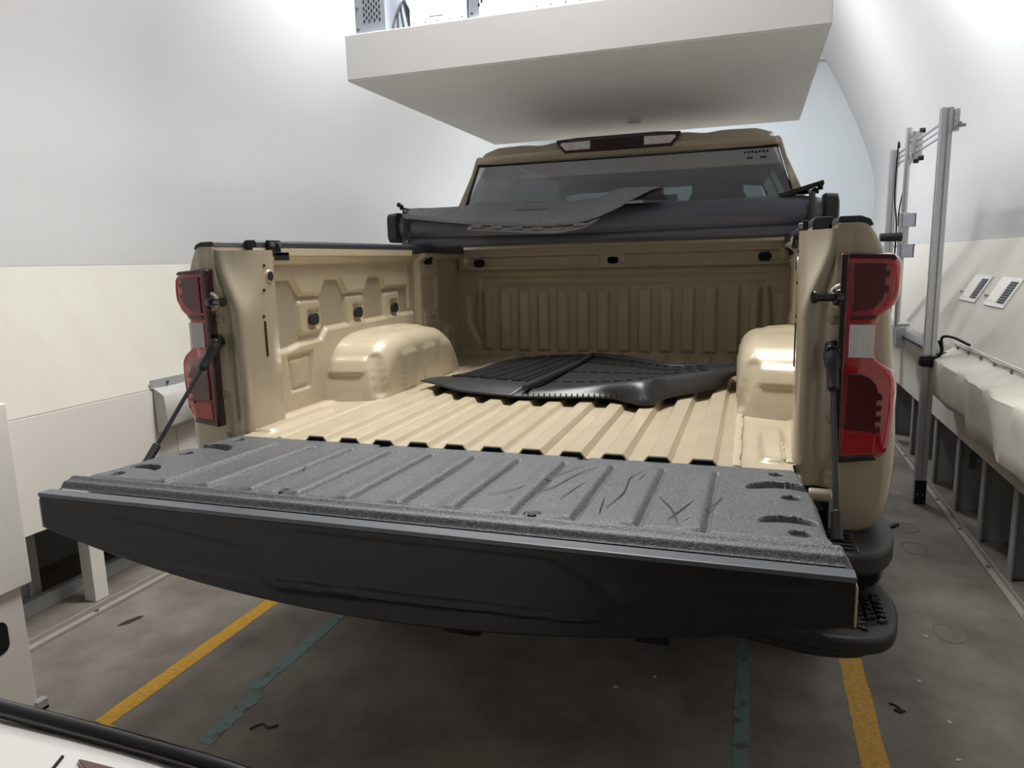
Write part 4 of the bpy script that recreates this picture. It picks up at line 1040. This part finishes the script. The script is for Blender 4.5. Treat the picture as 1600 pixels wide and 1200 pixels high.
# black tie with loose lead at the near post
b = MB()
for k in range(4):
    z = .755+.012*k; b.tube([(1.548+.040*math.cos(a), 2.47+.040*math.sin(a), z+.004*math.sin(a+k)) for a in np.linspace(0, 2*math.pi, 18)], .007, 6)
o = rel(fr, b).build('cable_wrap', 'hole_black', fr)
b = MB(); b.tube(cat([(1.585, 2.45, .79), (1.60, 2.44, .83), (1.60, 2.46, .895), (1.63, 2.38, .905), (1.665, 2.22, .885)], 8), .007, 6); b.tube(cat([(1.585, 2.45, .78), (1.60, 2.46, .83), (1.585, 2.46, .88)], 6), .005, 6); rel(fr, b).build('loose_lead', 'hole_black', fr)

# ------------------------------------------------------------------ left equipment cabinet
cb = empty('equipment_cabinet', (-1.62, -.55, 0)); tag(cb, 'white metal cabinet on a plinth at lower left, cut off by picture edge', 'cabinet')
b = MB(); b.box(-1.80, -1.385, -1.1, -.262, .415, .97); rel(cb, b).build('body', 'skirt_white', cb, smooth=False, bevel=.004)
b = MB(); b.box(-1.78, -1.40, -1.08, -.288, .012, .415); rel(cb, b).build('plinth', 'skirt_white', cb, smooth=False, bevel=.004)
b = MB(); b.prism(rrect(-.375, .285, .03, .05, .028), 'x', -1.41, -1.3985); rel(cb, b).build('hand_hole', 'hole_black', cb, smooth=False)
b = MB(); b.box(-1.79, -1.385, -1.09, -.265, 0, .012); b.box(-1.41, -1.385, -.30, -.265, 0, .035); rel(cb, b).build('foot_rail', 'leg_grey', cb, smooth=False, bevel=.002)

# ------------------------------------------------------------------ white car behind, only its corner in view
car = empty('parked_car', (-.75, -3.2, 0)); tag(car, 'white car with black trim edge, only a corner showing at lower left', 'car')
rings = []
def ring_car(y, hw, zt_, zb_=.28):
    out = []
    for k in range(48):
        a = 2*math.pi*k/48; c, s_ = math.cos(a), math.sin(a)
        e = .22
        out.append((-.62+hw*np.sign(c)*abs(c)**e, y, (zt_+zb_)/2+(zt_-zb_)/2*np.sign(s_)*abs(s_)**e))
    return out
for y, hw, zt_ in ((-1.192, .86, .805), (-1.198, .885, .820), (-1.22, .90, .827), (-1.5, .915, .835), (-2.2, .92, .88), (-3.6, .92, .93), (-4.6, .90, .88), (-5.3, .86, .78), (-5.5, .72, .66)):
    rings.append(ring_car(y, hw, zt_))
b = MB(); b.rings(rings); rel(car, b).build('body', 'car_white', car, angle=60)
rings = []
for y, hw, zt_ in ((-2.35, .62, .95), (-2.8, .66, 1.30), (-3.2, .66, 1.40), (-3.7, .65, 1.36), (-4.4, .62, .95)):
    rings.append(ring_car(y, hw, zt_, .8))
b = MB(); b.rings(rings); rel(car, b).build('cabin', 'gloss_black', car, angle=60)
ed = cat([(-1.50, -1.25, .80), (-1.40, -1.21, .82), (-.6, -1.200, .833), (.12, -1.203, .826), (.22, -1.220, .81), (.275, -1.26, .795), (.295, -1.36, .79), (.30, -1.55, .79)], 8)
b = MB(); b.tube([tuple(p) for p in ed], .010, 10); rel(car, b).build('trim_strip', 'gloss_black', car)
b = MB(); b.prism([(.0, -1.24), (.20, -1.24), (.24, -1.30), (.10, -1.29)], 'z', .76, .8325); rel(car, b).build('tail_light', 'maroon_lens', car, bevel=.004)
b = MB(); b.tube([(-.02, -1.24, .8275), (.05, -1.40, .832), (.06, -1.6, .842)], .002, 5); rel(car, b).build('lid_gap', 'hole_black', car)
for sx in (-1, 1):
    for y in (-1.95, -4.6):
        x0 = -.62+sx*.72; b = MB(); b.cyl((x0, y, .31), (x0+sx*.2, y, .31), .31, 28); wq = rel(car, b).build('wheel', 'tyre', car, bevel=.03)

# ------------------------------------------------------------------ small litter on the concrete
def scrap(x, y, label, m='paper', s_=.008, cat_='litter', name='paper_scrap', grp='scraps on the floor'):
    b = MB(); pts = [(s_*(1+random.uniform(-.3, .4))*math.cos(a), .7*s_*(1+random.uniform(-.4, .4))*math.sin(a)) for a in np.linspace(0, 2*math.pi, 7)[:-1]]
    b.prism(pts, 'z', .0, .0025); o = b.build(name, m, smooth=False); o.location = (x, y, 0); o.rotation_euler.z = random.uniform(0, 3)
    tag(o, label, cat_, grp)
for x, y, lb in ((1.28, .93, 'tiny white paper scrap beside the faint chalk ring on right floor'), (1.20, .62, 'tiny white paper scrap on right floor just beyond the dry twig'), (1.24, .42, 'tiny white paper scrap on right floor, right of the dry twig'), (1.22, .25, 'tiny white paper scrap nearest the bottom edge, right of yellow line'), (.40, .42, 'pale paper scrap in shade under tailgate, right one of two'), (.29, .33, 'pale paper scrap in shade under tailgate, left one of two'), (1.47, 2.6, 'tiny white paper scrap at the foot of the near aluminium post')):
    scrap(x, y, lb)
def twig(pts, label):
    b = MB(); b.tube(cat([(x, y, .003) for x, y in pts], 4), .0028, 5); o = b.build('dry_twig', 'stain'); tag(o, label, 'twig')
twig([(1.09, .47), (1.11, .46), (1.12, .43), (1.10, .44), (1.13, .44)], 'small dry twig on the floor beside right yellow line')
twig([(-.70, -.18), (-.68, -.15), (-.65, -.16), (-.63, -.14)], 'small dark twig on the floor beside left blue line')
b = MB(); b.prism(rrect(0, 0, .035, .012, .008), 'z', 0, .012); o = b.build('rubber_offcut', 'rubber', bevel=.002); o.location = (1.36, 2.05, 0); o.rotation_euler.z = .9; tag(o, 'short black rubber offcut on the floor by right wall legs', 'litter')
